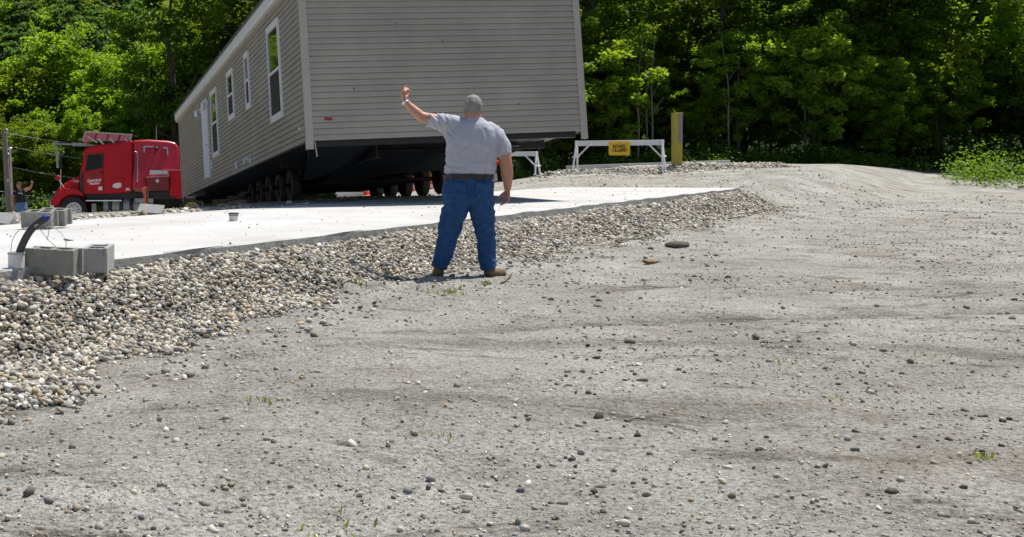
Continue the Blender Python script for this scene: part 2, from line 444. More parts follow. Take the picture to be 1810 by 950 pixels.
# where the forest floor starts (leaf litter instead of dirt)
litter = np.clip(smooth(43, 47, fc[:, 1] + 1.5 * wavy(fc[:, 0], fc[:, 1], .3)) * (fc[:, 0] > 2) + smooth(50, 55, fc[:, 1]) + smooth(-16, -24, fc[:, 0]) * (fc[:, 1] > 20) + smooth(19, 25, fc[:, 0] - .1 * fc[:, 1]) * (fc[:, 1] > 26), 0, 1)
bed_shade = smooth(.16, .02, d_ - gravw(s_) * (1 + .30 * wavy(fc[:, 0], fc[:, 1], 2.2, 7.0))) * (d_ > -.2) * smooth(-5.2, -4.6, s_) * smooth(S1 + .8, S1, s_)  # ground under the stones, darkened to imitate shade in the gaps
bed_shade = np.maximum(bed_shade, smooth(1.3, .6, np.abs(d_ + SW + .8)) * smooth(1.5, 3.2, s_) * smooth(12.5, 10.5, s_))
rut_ = np.zeros(len(fc))
for off in (0.0, 1.75):
    for k_, (c0, sl) in enumerate(((7.95, .2575), (5.6, -.10))):
        cc_ = c0 + off + sl * (fc[:, 0] - 1) + .25 * np.sin(fc[:, 0] * .4)
        rut_ = np.maximum(rut_, np.exp(-((fc[:, 1] - cc_) / .15) ** 2) * smooth(1.6, 3.0, d_) * np.clip(.75 + .5 * wavy(fc[:, 0], fc[:, 1], 1.0, 4.4), .1, 1))
def ground_material():
    m = bpy.data.materials.new('dirt'); m.use_nodes = True; t = m.node_tree; n = t.nodes; b = n['Principled BSDF']
    b.inputs['Roughness'].default_value = 0.95; b.inputs['Specular IOR Level'].default_value = 0.15
    tc = n.new('ShaderNodeTexCoord')
    def nz(scale, det=6, rough=0.65, st=None):
        k = n.new('ShaderNodeTexNoise'); k.inputs['Scale'].default_value = scale; k.inputs['Detail'].default_value = det; k.inputs['Roughness'].default_value = rough
        if st:
            mp = n.new('ShaderNodeMapping'); mp.inputs['Scale'].default_value = st; mp.inputs['Rotation'].default_value = (0, 0, R(8)); t.links.new(tc.outputs['Object'], mp.inputs[0]); t.links.new(mp.outputs[0], k.inputs['Vector'])
        else: t.links.new(tc.outputs['Object'], k.inputs['Vector'])
        return k.outputs['Fac']
    def ramp(src, p0, c0, p1, c1):
        r = n.new('ShaderNodeValToRGB'); e = r.color_ramp.elements
        e[0].position, e[1].position = p0, p1; e[0].color = c0 + (1,); e[1].color = c1 + (1,)
        t.links.new(src, r.inputs[0]); return r.outputs[0]
    def mix(fac, a, bb, mode='MIX'):
        x = n.new('ShaderNodeMix'); x.data_type = 'RGBA'; x.blend_type = mode
        if isinstance(fac, float): x.inputs['Factor'].default_value = fac
        else: t.links.new(fac, x.inputs['Factor'])
        for sck, v in (('A', a), ('B', bb)):
            if isinstance(v, tuple): x.inputs[sck].default_value = v + (1,)
            else: t.links.new(v, x.inputs[sck])
        return x.outputs['Result']
    base = ramp(nz(0.9, 8, .7), .32, (0.37, 0.352, 0.315), .68, (0.62, 0.605, 0.56))
    brown = ramp(nz(0.55, 5), .56, (0, 0, 0), .72, (.75, .75, .75))
    c = mix(brown, base, (0.33, 0.275, 0.215))
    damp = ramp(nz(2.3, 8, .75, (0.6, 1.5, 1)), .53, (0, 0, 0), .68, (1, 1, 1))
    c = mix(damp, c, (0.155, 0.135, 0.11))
    grit = ramp(nz(38, 4, .8), .34, (0.28, 0.27, 0.25), .56, (1.12, 1.12, 1.12))
    c = mix(0.85, c, grit, 'MULTIPLY')
    c = mix(0.8, c, ramp(nz(150, 3, .8), .32, (.45, .45, .44), .60, (1.2, 1.2, 1.2)), 'MULTIPLY')
    ar = n.new('ShaderNodeAttribute'); ar.attribute_name = 'rut'
    c = mix(ar.outputs['Fac'], c, (0.62, 0.60, 0.57), 'MULTIPLY')
    at = n.new('ShaderNodeAttribute'); at.attribute_name = 'litter'
    lit = ramp(nz(4, 8, .8), .35, (0.014, 0.026, 0.008), .65, (0.034, 0.056, 0.016))
    c = mix(at.outputs['Fac'], c, lit)
    ab = n.new('ShaderNodeAttribute'); ab.attribute_name = 'bed_shade'
    c = mix(ab.outputs['Fac'], c, ramp(nz(30, 4, .8), .35, (0.05, 0.047, 0.042), .65, (0.17, 0.16, 0.145)))
    t.links.new(c, b.inputs['Base Color'])
    bp = n.new('ShaderNodeBump'); bp.inputs['Strength'].default_value = 1.0; bp.inputs['Distance'].default_value = 0.06
    ad = n.new('ShaderNodeMath'); ad.operation = 'ADD'
    h2 = n.new('ShaderNodeMath'); h2.operation = 'MULTIPLY'; h2.inputs[1].default_value = 0.6
    t.links.new(nz(30, 5, .75), h2.inputs[0]); t.links.new(nz(5, 8, .7), ad.inputs[0]); t.links.new(h2.outputs[0], ad.inputs[1])
    t.links.new(ad.outputs[0], bp.inputs['Height']); t.links.new(bp.outputs[0], b.inputs['Normal'])
    return m
ground = np_mesh('ground', gv, qf, ground_material(), attrs={'litter': litter, 'bed_shade': bed_shade, 'rut': rut_}, smooth=True)
tag(ground, kind='structure')

# concrete slab (follows its gentle tilt)
mb = MB()
ns = 60
jit = [0.012 * math.sin(i * 2.1) + 0.008 * math.sin(i * 5.3) for i in range(ns + 1)]
rows = []
for i in range(ns + 1):
    s = S0 + (S1 - S0) * i / ns; z = slabz(s) + 0.03
    ring = []
    for d, dz in ((0.0 + jit[i], -0.45), (0.0 + jit[i], -0.012), (-0.012, 0.0), (-SW + .012, 0.0), (-SW, -0.012), (-SW, -0.45)):
        x, y = XY(s, d); ring.append((x, y, z + dz))
    rows.append(ring)
vs = [p for r_ in rows for p in r_]; fs = []
for i in range(ns):
    for k in range(5): fs.append((i * 6 + k, i * 6 + k + 1, (i + 1) * 6 + k + 1, (i + 1) * 6 + k))
fs += [tuple(range(6)), tuple(ns * 6 + k for k in range(5, -1, -1))]
mb.add(vs, fs)
slab = mb.build('concrete_slab', [M['concrete'], M['concside']])
for p in slab.data.polygons:
    if abs(p.normal.z) < 0.5: p.material_index = 1
tag(slab, 'long white freshly poured concrete slab between the gravel banks', 'slab', kind='structure')
# second slab behind the barricade
mb = MB(); mb.box((11.3, 41.6, G(11.3, 41.6) + .02), (5.6, 1.7, 0.16), Matrix.Rotation(R(4), 3, 'Z') @ Matrix.Rotation(R(-2), 3, 'Y'))
tag(mb.build('concrete_pad', M['concrete'], bevel=.01), 'small white concrete pad in the gravel behind the barricade with the sign', 'slab', kind='structure')

# ------------------------------------------------------------------ gravel
def ico():
    t = (1 + 5 ** .5) / 2
    v = np.array([(-1, t, 0), (1, t, 0), (-1, -t, 0), (1, -t, 0), (0, -1, t), (0, 1, t), (0, -1, -t), (0, 1, -t), (t, 0, -1), (t, 0, 1), (-t, 0, -1), (-t, 0, 1)], float)
    v /= np.linalg.norm(v[0])
    f = np.array([(0, 11, 5), (0, 5, 1), (0, 1, 7), (0, 7, 10), (0, 10, 11), (1, 5, 9), (5, 11, 4), (11, 10, 2), (10, 7, 6), (7, 1, 8), (3, 9, 4), (3, 4, 2), (3, 2, 6), (3, 6, 8), (3, 8, 9), (4, 9, 5), (2, 4, 11), (6, 2, 10), (8, 6, 7), (9, 8, 1)])
    return v, f
IV, IF = ico()
def rand_rot(n, tilt):
    yaw = RNG.uniform(0, 2 * np.pi, n); a = RNG.normal(0, tilt, n); b = RNG.normal(0, tilt, n)
    cz, sz = np.cos(yaw), np.sin(yaw); o, z0 = np.ones(n), np.zeros(n)
    Rz = np.stack([np.stack([cz, -sz, z0], -1), np.stack([sz, cz, z0], -1), np.stack([z0, z0, o], -1)], 1)
    ca, sa = np.cos(a), np.sin(a); Rx = np.stack([np.stack([o, z0, z0], -1), np.stack([z0, ca, -sa], -1), np.stack([z0, sa, ca], -1)], 1)
    cb, sb = np.cos(b), np.sin(b); Ry = np.stack([np.stack([cb, z0, sb], -1), np.stack([z0, o, z0], -1), np.stack([-sb, z0, cb], -1)], 1)
    return Rz @ Rx @ Ry
PAL = np.array([(0.50, 0.465, 0.39), (0.43, 0.385, 0.30), (0.33, 0.315, 0.285), (0.60, 0.56, 0.47), (0.24, 0.22, 0.185), (0.42, 0.32, 0.20), (0.30, 0.30, 0.29), (0.68, 0.66, 0.60), (0.46, 0.40, 0.31), (0.16, 0.155, 0.145)])
PP = np.array([.20, .16, .13, .13, .10, .06, .08, .06, .06, .02])
def stones(name, xyz, size, label, cat, smoothf=True, tone=1.0):
    n = len(xyz)
    var = 1 + RNG.normal(0, 0.17, (n, 12, 1))
    sc = size[:, None] * np.stack([RNG.uniform(.8, 1.35, n), RNG.uniform(.65, 1.05, n), RNG.uniform(.45, .8, n)], -1)
    v = (IV[None] * var) * sc[:, None]
    v = np.einsum('nij,nkj->nki', rand_rot(n, .45), v) + xyz[:, None]
    f = (IF[None] + (np.arange(n) * 12)[:, None, None]).reshape(-1, 3)
    col = PAL[RNG.choice(len(PAL), n, p=PP)] * RNG.uniform(.55, 1.32, (n, 1)) * tone
    o = np_mesh(name, v.reshape(-1, 3), f, M['stone'], attrs={'col': np.repeat(col, 20, 0)}, smooth=smoothf)
    return tag(o, label, cat, kind='stuff')
# near bank
n = 150000
s = RNG.uniform(-4.6, S1 + 0.5, n); keepd = 0.35 + 0.65 * smooth(14, 4, s)
d = RNG.uniform(0.015, 1.9, n)
x, y = XY(s, d)
edge = gravw(s) * (1 + .30 * wavy(x, y, 2.2, 7.0)) + 0.05
dens = np.clip(1.12 - np.maximum(d - edge + .06, 0) / 0.16, 0.03, 1) * (d < edge + .6 + .3 * wavy(x, y, 3.0, 1.0))
sel = (RNG.uniform(0, 1, n) < dens * keepd) & ~((x < -1.55) & (s < -4.4))
s, d, x, y = s[sel], d[sel], x[sel], y[sel]
size = np.minimum(RNG.lognormal(math.log(0.0145), 0.36, len(s)), .030) * (1 + .35 * smooth(4, 14, s)) * (1 + .12 * (d < .3))
z = gh(x, y) + RNG.uniform(-0.2, 0.9, len(s)) * size + RNG.uniform(0, 0.014, len(s)) * (d < edge[sel])
stones('gravel', np.stack([x, y, z], -1), size, 'bank of mixed grey and tan river stones in front of the slab', 'gravel', smoothf=False)
# gravel bed under the stones
# far bank behind the slab
n = 26000
s = RNG.uniform(1.0, 12.5, n); d = -SW - RNG.uniform(0.02, 2.2, n) ** 1.0
x, y = XY(s, d)
dens = np.clip(1.1 - np.maximum(-d - SW - 1.15 * (1 + .4 * wavy(x, y, 1.2, 2.)), 0) / .35, 0, 1) * smooth(12.5, 10.5, s) * smooth(1.0, 3.2, s)
sel = RNG.uniform(0, 1, n) < dens; x, y = x[sel], y[sel]
size = RNG.lognormal(math.log(0.026), 0.33, len(x))
stones('gravel', np.stack([x, y, gh(x, y) + RNG.uniform(-.2, .9, len(x)) * size], -1), size, 'ridge of loose grey stones behind the slab near the red truck', 'gravel')
# berm under the barricades
n = 22000
x = RNG.uniform(6.2, 14.5, n); y = 36.2 + .12 * (x - 9) + RNG.normal(0, .62, n) + .5
sel = RNG.uniform(0, 1, n) < smooth(5.9, 7.2, x) * .95; x, y = x[sel], y[sel]
size = RNG.lognormal(math.log(0.027), 0.38, len(x))
stones('gravel', np.stack([x, y, gh(x, y) + RNG.uniform(-.2, .8, len(x)) * size], -1), size, 'low ridge of gravel under the road closed barricade', 'gravel')
# loose stones and clods on the dirt
n = 190000
y = 2.6 + 32 * RNG.uniform(0, 1, n) ** 1.9; x = RNG.uniform(-1, 1, n) * (4 + .55 * y) + .1 * y + 2
s, d = sd(x, y)
keep = (d > 0.35) | ((d < -SW - .2)) | (s > S1 + .3)
cl = np.clip(.55 + .9 * wavy(x, y, .9, 9.0), 0.05, 1)
keep &= (RNG.uniform(0, 1, n) < cl)
x, y = x[keep], y[keep]
size = np.clip(RNG.lognormal(math.log(0.0040), 0.62, len(x)), .0016, .024) * (1 + .05 * np.maximum(y - 8, 0))
stones('pebbles', np.stack([x, y, gh(x, y) + .25 * size], -1), size, 'scattered small stones and clods lying on the bare dirt', 'pebbles', smoothf=False, tone=.98)
n = 14000
x = RNG.uniform(-4, 16, n); y = 4 + 20 * RNG.uniform(0, 1, n) ** 1.3
s, d = sd(x, y)
keep = (d > .8) & (RNG.uniform(0, 1, n) < np.clip(1.6 * wavy(x, y, 1.1, 3.3) - .2 + .5 * np.exp(-((d - 1.3) / .6) ** 2), 0, 1))
x, y = x[keep], y[keep]
size = np.clip(RNG.lognormal(math.log(.011), .5, len(x)), .005, .035)
stones('dirt_clods', np.stack([x, y, gh(x, y) + .1 * size], -1), size, 'dark crumbly clods of earth strewn over the dirt', 'dirt', smoothf=False, tone=.33)
# crumbs on the slab
n = 420
s = RNG.uniform(S0, 20, n); d = -SW * RNG.uniform(.02, .98, n) ** 1.2; x, y = XY(s, d)
size = np.clip(RNG.lognormal(math.log(0.006), .5, n), .003, .018)
stones('crumbs', np.stack([x, y, slabz(s) + .03 + .3 * size], -1), size, 'small crumbs and chips lying on the white slab', 'crumbs', tone=.5)

# ------------------------------------------------------------------ manufactured home
HY, HP, HR = 0.2331, -0.05775, -0.0448
Rz = Matrix.Rotation(HY, 3, 'Z'); Rx = Matrix.Rotation(HP, 3, 'X'); Ry = Matrix.Rotation(HR, 3, 'Y')
HM = Rz @ Rx @ Ry
home = empty('manufactured_home', (-0.5137, 18.389, 0.6484), 0, 'long beige vinyl sided manufactured home tilted on its wheels behind the red truck', 'house')
home.rotation_euler = HM.to_euler()
HW, HL, HH, EX = 4.9, 21.05, 2.62, 0.0995
def courses(mb, wall):
    """lapped courses: a face leaning out to a lip, with a narrow dark groove under the lip above"""
    z = 0.0
    top = 3.45 if wall in ('front', 'back') else HH
    while z < top - 1e-6:
        z1 = min(z + EX, top)
        prof = ((0.006, z - .002), (0.018, z), (0.018, z + .012), (0.003, z1 - .017), (-.016, z1 - .015), (-.016, z1 - .003), (0.006, z1 - .002))
        ins_ = []
        for o, zz in prof:
            ii = max(0, (zz - 2.78)) / 0.6 * (HW / 2) if wall in ('front', 'back') else 0
            ins_.append(min(ii, HW / 2 - .01))
        if ins_[0] > HW / 2 - .05: break
        vs = []
        for (o, zz), ii in zip(prof, ins_):
            if wall == 'front': vs += [(ii, -o, zz), (HW - ii, -o, zz)]
            elif wall == 'back': vs += [(ii, HL + o, zz), (HW - ii, HL + o, zz)]
            elif wall == 'left': vs += [(-o, 0, zz), (-o, HL, zz)]
            else: vs += [(HW + o, 0, zz), (HW + o, HL, zz)]
        mb.add(vs, [(2 * i, 2 * i + 1, 2 * i + 3, 2 * i + 2) for i in range(len(prof) - 1)])
        z = z1
for wl in ('front', 'left', 'right', 'back'):
    mb = MB(); courses(mb, wl)
    if wl == 'front': mb.prism([(0.02, 0.002), (HW - .02, 0.002), (HW - .02, 2.78), (HW / 2, 3.3), (.02, 2.78)], 0.03, 0.12)
    elif wl == 'back': mb.prism([(0.02, 0.002), (HW - .02, 0.002), (HW - .02, 2.78), (HW / 2, 3.3), (.02, 2.78)], HL - .12, HL - .03)
    elif wl == 'left': mb.box((.08, HL / 2, HH / 2), (.10, HL - .26, HH - .004))
    else: mb.box((HW - .08, HL / 2, HH / 2), (.10, HL - .26, HH - .004))
    mb.build('siding', M['siding'], home)
for x_, sx in ((0, -1), (HW, 1)):
    for y_, sy in ((0, -1), (HL, 1)):
        mb = MB()
        mb.box((x_ - sx * .052 + sx * .022, y_ + sy * .011, 1.23), (.125, .023, 2.74)); mb.box((x_ + sx * .0115, y_ - sy * .05, 1.23), (.023, .10, 2.74))
        mb.build('corner_trim', M['trim'], home)
for sx, x_ in ((-1, 0), (1, HW)):
    MB().box((x_ + sx * .055, HL / 2, 2.635), (.11, HL + .3, .075)).build('soffit', M['soffit'], home, bevel=.008)
    MB().box((x_ + sx * .105, HL / 2, 2.772), (.05, HL + .34, .20)).build('fascia', M['fascia'], home, bevel=.01)
    if sx < 0:
        MB().tube([(x_ + sx * .14, -.15, 2.86), (x_ + sx * .14, HL + .17, 2.86)], .012, 8).build('drip_edge', M['trim'], home)
mb = MB()
mb.prism([(-.17, 2.87), (HW / 2, 3.52), (HW + .17, 2.87), (HW + .17, 2.91), (HW / 2, 3.57), (-.17, 2.91)], -.16, HL + .17)
mb.build('roof', M['shingle'], home)
for yb in (-.155, HL + .14):
    mb = MB(); mb.prism([(-.12, 2.66), (HW / 2, 3.33), (HW + .12, 2.66), (HW + .12, 2.865), (HW / 2, 3.515), (-.12, 2.865)], yb, yb + .025); mb.build('rake_board', M['fascia'], home)
def window(y0, y1, z0, z1):
    mb = MB(); fx = -.028; t = .05; tb = .12; zm = z0 + (z1 - z0) * .5
    for (a, b, c, d_) in ((y0, y1, z0, z0 + tb), (y0, y1, z1 - tb, z1), (y0, y0 + t, z0 + tb, z1 - tb), (y1 - t, y1, z0 + tb, z1 - tb)):
        mb.box((fx, (a + b) / 2, (c + d_) / 2), (.05, b - a, d_ - c))
    wnd = mb.build('window', M['white'], home, bevel=.006)
    mb = MB().box((-.031, (y0 + y1) / 2, zm), (.036, y1 - y0 - 2 * t, .05)); mb.build('sash', M['white'], wnd)
    MB().box((-.021, (y0 + y1) / 2, (zm + .025 + z1 - tb) / 2), (.008, y1 - y0 - 2 * t, z1 - tb - zm - .025)).build('pane', M['glass'], wnd)
    MB().box((-.023, (y0 + y1) / 2, (zm - .025 + z0 + tb) / 2), (.008, y1 - y0 - 2 * t, zm - .025 - z0 - tb)).build('insect_screen', M['screen'], wnd)
window(1.88, 3.05, .61, 2.41); window(5.40, 5.94, 1.21, 2.41); window(7.77, 8.72, 1.27, 2.42); window(10.8, 12.0, .65, 2.40)
mb = MB().box((-.03, 13.46, 1.26), (.04, 1.02, 2.1)); dr = mb.build('door', M['doorwhite'], home, bevel=.008)
mb = MB()
for (a, b, c, d_) in ((12.87, 12.95, .18, 2.36), (13.97, 14.05, .18, 2.36), (12.95, 13.97, 2.31, 2.37)): mb.box((-.028, (a + b) / 2, (c + d_) / 2), (.056, b - a, d_ - c))
mb.build('door_frame', M['white'], dr, bevel=.005)
MB().ell((-.085, 13.06, 1.1), (.035, .03, .03)).tube([(-.04, 13.06, 1.1), (-.08, 13.06, 1.1)], .012, 8).build('door_knob', M['alu'], dr, smooth=True)
for yy in (12.72, 14.42):
    mb = MB(); mb.box((-.03, yy, 2.2), (.03, .11, .16)); mb.tube([(-.04, yy, 2.23), (-.12, yy, 2.25), (-.15, yy, 2.2)], .015, 8)
    mb.lathe([(.02, .04), (.06, .02), (.065, -.12), (.05, -.14), (.01, -.14)], (-.15, yy, 2.17), n=12)
    mb.build('porch_light', M['white'], home, smooth=True)
mb = MB().box((-.028, 12.46, .5), (.03, .09, .22)); mb.build('outlet_box', M['white'], home, bevel=.005)
mb = MB().box((-.028, 7.9, .17), (.03, .12, .2)); mb.box((-.05, 7.9, .2), (.02, .08, .1)); mb.build('outlet_box', M['white'], home, bevel=.005)
mb = MB().tube([(-.01, 5.97, .15), (-.14, 5.97, .15), (-.16, 5.97, .06)], .02, 10); mb.tube([(-.08, 5.88, .2), (-.08, 6.06, .2)], .016, 8); mb.tube([(-.08, 5.97, .15), (-.08, 5.97, .21)], .012, 8); mb.box((-.012, 5.97, .15), (.03, .14, .16))
mb.build('hose_tap', M['white'], home, smooth=True)
MB().lathe([(0, -.03), (.025, -.03), (.03, -.018), (.03, 0)], (0, .54, .26), 'x', 12).build('vent_cap', M['white'], home, smooth=True)
# little red stamp on the end wall
MB().box((.36, -.0165, .345), (.13, .006, .048), Matrix.Rotation(R(4), 3, 'Y')).build('red_sticker', M['redink'], home)
for xx, zz in ((.82, .83), (2.4, 1.6), (3.7, .5), (1.6, 1.9)): MB().ell((xx, -.014, zz), (.012, .006, .018), 8, 6).build('scuff_mark', M['steel'], home)
# underside
mb = MB()
nx, ny = 14, 60
vs = []; fs = []
for j in range(ny + 1):
    for i in range(nx + 1):
        xx = .05 + (HW - .1) * i / nx; yy = .03 + (HL - .06) * j / ny
        sag = -.03 - .10 * abs(math.sin(yy * 1.35)) * math.sin(math.pi * i / nx) - .02 * math.sin(xx * 7 + yy * 3)
        if yy < 1.0: sag *= yy
        vs.append((xx, yy, sag))
for j in range(ny):
    for i in range(nx): a = j * (nx + 1) + i; fs.append((a, a + 1, a + nx + 2, a + nx + 1))
mb.add(vs, fs); mb.build('belly_wrap', M['belly'], home, smooth=True)
mb = MB().box((HW / 2, .12, -.05), (HW - .3, .10, .10)); mb.build('rim_joist', M['belly'], home)
for xx in (1.25, 3.65):
    mb = MB()
    mb.box((xx, HL / 2 + .2, -.17), (.012, HL - .3, .26)); mb.box((xx, HL / 2 + .2, -.045), (.13, HL - .3, .012)); mb.box((xx, HL / 2 + .2, -.296), (.13, HL - .3, .012))
    mb.build('chassis_beam', M['steel'], home)
for k in range(8):
    yy = 1.2 + k * 2.6
    if 5.5 < yy < 13.5: continue
    MB().box((HW / 2, yy, -.12), (HW - .5, .06, .14)).build('crossmember', M['steel'], home)
# hanging belly flap at the near end
mb = MB()
vs = []; fs = []
for i in range(13):
    for j in range(7):
        u, v = i / 12, j / 6
        vs.append((.12 + u * 1.2, .25 + .9 * v, -.04 - .55 * (1 - u * .65) * v + .05 * math.sin(u * 6 + v * 3)))
for i in range(12):
    for j in range(6): a = i * 7 + j; fs.append((a, a + 1, a + 8, a + 7))
mb.add(vs, fs); mb.build('torn_belly_flap', M['belly'], home, smooth=True)
mb = MB(); vs = []; fs = []
for i in range(21):
    for j in range(15):
        u, v = i / 20, j / 14
        vs.append((.9 + 3.2 * u, 1.0 + 4.6 * v, -.10 - .46 * math.sin(math.pi * min(1, v * .75 + .08)) * (1 - .55 * u) + .025 * math.sin(u * 9 + v * 5)))
for i in range(20):
    for j in range(14): a = i * 15 + j; fs.append((a, a + 1, a + 16, a + 15))
mb.add(vs, fs); mb.build('sagging_belly_wrap', M['belly'], home, smooth=True)
mb = MB().bar((HW - .08, .06, -.03), (HW - .75, .6, -.10), .03, .006); mb.bar((HW - .1, .09, .01), (HW - .95, .8, -.06), .03, .006); mb.bar((HW - .3, .12, -.0), (HW - .8, .5, -.02), .03, .006)
mb.build('loose_trim_strip', M['trim'], home)
MB().bar((.12, .02, -.01), (.15, .04, -.26), .02, .004).build('trim_scrap', M['trim'], home)
for k in range(5):
    yy = 6.7 + 1.4 * k; zc = -.66
    zc = None
    # axle height from the ground below, in the home's frame
    p = HM @ Vector((1.05, yy, 0)) + home.location
    g = G(p.x, p.y); hgt = (g - p.z) / (HM @ Vector((0, 0, 1))).z
    zc = hgt + .352
    zc = min(zc, -.36)
    ax = MB().tube([(.8, yy, zc), (HW - .35, yy, zc)], .045, 10); ax.build('axle', M['steel'], home, smooth=True)
    for xx, sg in ((1.05, -1), (HW - .42, 1)):
        wv = MB(); wv.lathe([(.20, -.085), (.30, -.115), (.345, -.09), (.357, -.05), (.357, .05), (.345, .09), (.30, .115), (.20, .085)], (xx, yy, zc), 'x', 30, closed=True)
        for q in range(36):
            a = q * math.pi / 18
            wv.box((xx, yy + .356 * math.cos(a), zc + .356 * math.sin(a)), (.15, .028, .012), Matrix.Rotation(a - math.pi / 2, 3, 'X'))
        whl = wv.build('wheel', M['dusty'], home, smooth=True)
        rm = MB().lathe([(.02, sg * .05), (.10, sg * .055), (.13, sg * .02), (.19, sg * .0), (.205, sg * .075), (.225, sg * .085), (.22, 0), (.02, -sg * .02)], (xx, yy, zc), 'x', 24)
        for q in range(5):
            a = q * math.pi * .4; rm.ell((xx + sg * .055, yy + .075 * math.cos(a), zc + .075 * math.sin(a)), (.018, .012, .012), 8, 6)
        rm.build('rim', M['rimg'], whl, smooth=True)
mb = MB()
mb.bar((1.25, HL - .1, -.2), (HW / 2, HL + 1.5, -.25), .1, .2); mb.bar((3.65, HL - .1, -.2), (HW / 2, HL + 1.5, -.25), .1, .2); mb.box((HW / 2, HL + 1.5, -.22), (.25, .3, .15))
mb.build('tow_hitch', M['steel'], home)

# ------------------------------------------------------------------ red truck
TX, TY = -11.43, 45.5
TZ = -1.66
truck = empty('semi_truck', (TX, TY - .25, TZ), R(8), 'red conventional sleeper semi truck hitched to the far end of the home', 'truck')
def T(px, py): return ((px - 97.6) / 44.0, (393 - py) / 44.0)
def TP(*pts): return [T(*p) for p in pts]
NS = -1.22   # near side
cab = MB().prism(TP((146, 311), (149, 296), (154, 274), (153, 266), (162, 260.5), (200, 254.5), (236.5, 249.8), (236.5, 340), (187, 343.5), (154, 344), (147, 341)), -1.10, 1.10).build('cab', M['red'], truck, bevel=.07, seg=3)
# sleeper box with a slight tumblehome
prof = TP((236.5, 249.2), (262, 247.4), (297, 249.5), (310, 252.5), (316, 260), (317, 270), (317, 332), (236.5, 337.5))
vs = []; n_ = len(prof)
def tumble(z): return max(0, z - 1.25) * .23
SX0 = T(236.5, 0)[0]
def sly(xx, zz): return 1.27 - tumble(zz) - .13 * max(0, xx - SX0)
for sgn in (-1, 1):
    for (xx, zz) in prof: vs.append((xx, sgn * sly(xx, zz), zz))
fs = [tuple(range(n_)), tuple(range(2 * n_ - 1, n_ - 1, -1))] + [(i, n_ + i, n_ + (i + 1) % n_, (i + 1) % n_) for i in range(n_)]
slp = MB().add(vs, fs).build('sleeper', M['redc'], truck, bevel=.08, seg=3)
MB().prism(TP((147, 311), (132, 317), (120, 324.5), (109, 333), (103, 343), (101, 358), (104, 372), (147, 372)), -.80, .80).build('hood', M['red'], truck, bevel=.09, seg=3)
for sgn in (-1, 1):
    y0, y1 = (-1.22, -.72) if sgn < 0 else (.72, 1.22)
    out_ = [(97.8, 362), (99, 354), (102, 347.5), (108, 341), (116, 335.5), (124, 333), (134, 332.5), (143, 334), (150, 339), (156, 350), (160, 366)]
    inn = [(137 + 27.5 * math.cos(a), 370.5 - 27.5 * math.sin(a)) for a in [R(v) for v in range(8, 165, 13)]]
    MB().prism(TP(*(out_ + inn)), y0, y1).build('fender', M['red'], truck, bevel=.03)
    MB().ell((T(104, 345)[0], sgn * .95, T(104, 346)[1]), (.09, .2, .13)).build('headlight', M['glass'], truck, smooth=True)
MB().prism(TP((97.2, 357), (103, 355), (106, 372), (103, 381), (98.4, 381)), -1.2, 1.2).build('bumper', M['chrome'], truck, bevel=.03)
mb = MB()
for k in range(9): mb.box((T(100.6, 350)[0], -.6 + .15 * k, T(0, 352)[1]), (.04, .04, .62))
mb.build('grille', M['chrome'], truck)
# near door, window
door = MB().prism(TP((151.5, 307), (157, 272), (187, 271), (187, 342), (156, 342.5), (151.5, 336)), -1.113, -1.06).build('door', M['red'], truck, bevel=.02)
MB().prism(TP((157, 302.5), (160.6, 277), (163, 275.4), (184.5, 275.2), (184.5, 296.5), (171, 299.5)), -1.121, -1.08).build('side_window', M['cabglass'], door, bevel=.01)
MB().prism(TP((155.3, 304.5), (159.3, 276), (162, 273.6), (186, 273.4), (186, 297.5), (171, 301.5)), -1.1165, -1.09).build('window_seal', M['black'], door)
MB().box((T(183, 0)[0], -1.13, T(0, 306)[1]), (.16, .03, .05)).build('door_handle', M['black'], door, bevel=.008)
MB().add([(T(147.5, 0)[0], -.95, T(0, 307)[1]), (T(147.5, 0)[0], .95, T(0, 307)[1]), (T(152.3, 0)[0], .9, T(0, 276)[1]), (T(152.3, 0)[0], -.9, T(0, 276)[1])], [(0, 1, 2, 3)]).build('windshield', M['cabglass'], truck)
MB().prism(TP((148, 311), (154.2, 303), (154.2, 342), (148, 341)), -1.118, -1.0).build('cowl_gap', M['black'], truck)
text('lettering', 'Lanctot', .17, M['decal'], door, (T(170.5, 0)[0], -1.118, T(0, 319)[1]), (R(90), R(-4), 0), shear=.35, bold=.006)
text('lettering', 'Hauling', .13, M['decal'], door, (T(171, 0)[0], -1.118, T(0, 324.5)[1]), (R(90), R(-4), 0), shear=.35, bold=.005)
MB().box((T(181.5, 0)[0], -1.119, T(0, 333)[1]), (.15, .012, .14)).build('square_decal', M['decal'], door)
MB().ell((T(170, 0)[0], -1.113, T(0, 311)[1]), (.22, .006, .11), 16, 8).build('dark_emblem', M['redd'], door)
text('lettering', '1700', .12, M['decal'], truck, (T(139, 0)[0], -.806, T(0, 321)[1]), (R(90), 0, 0), bold=.004)
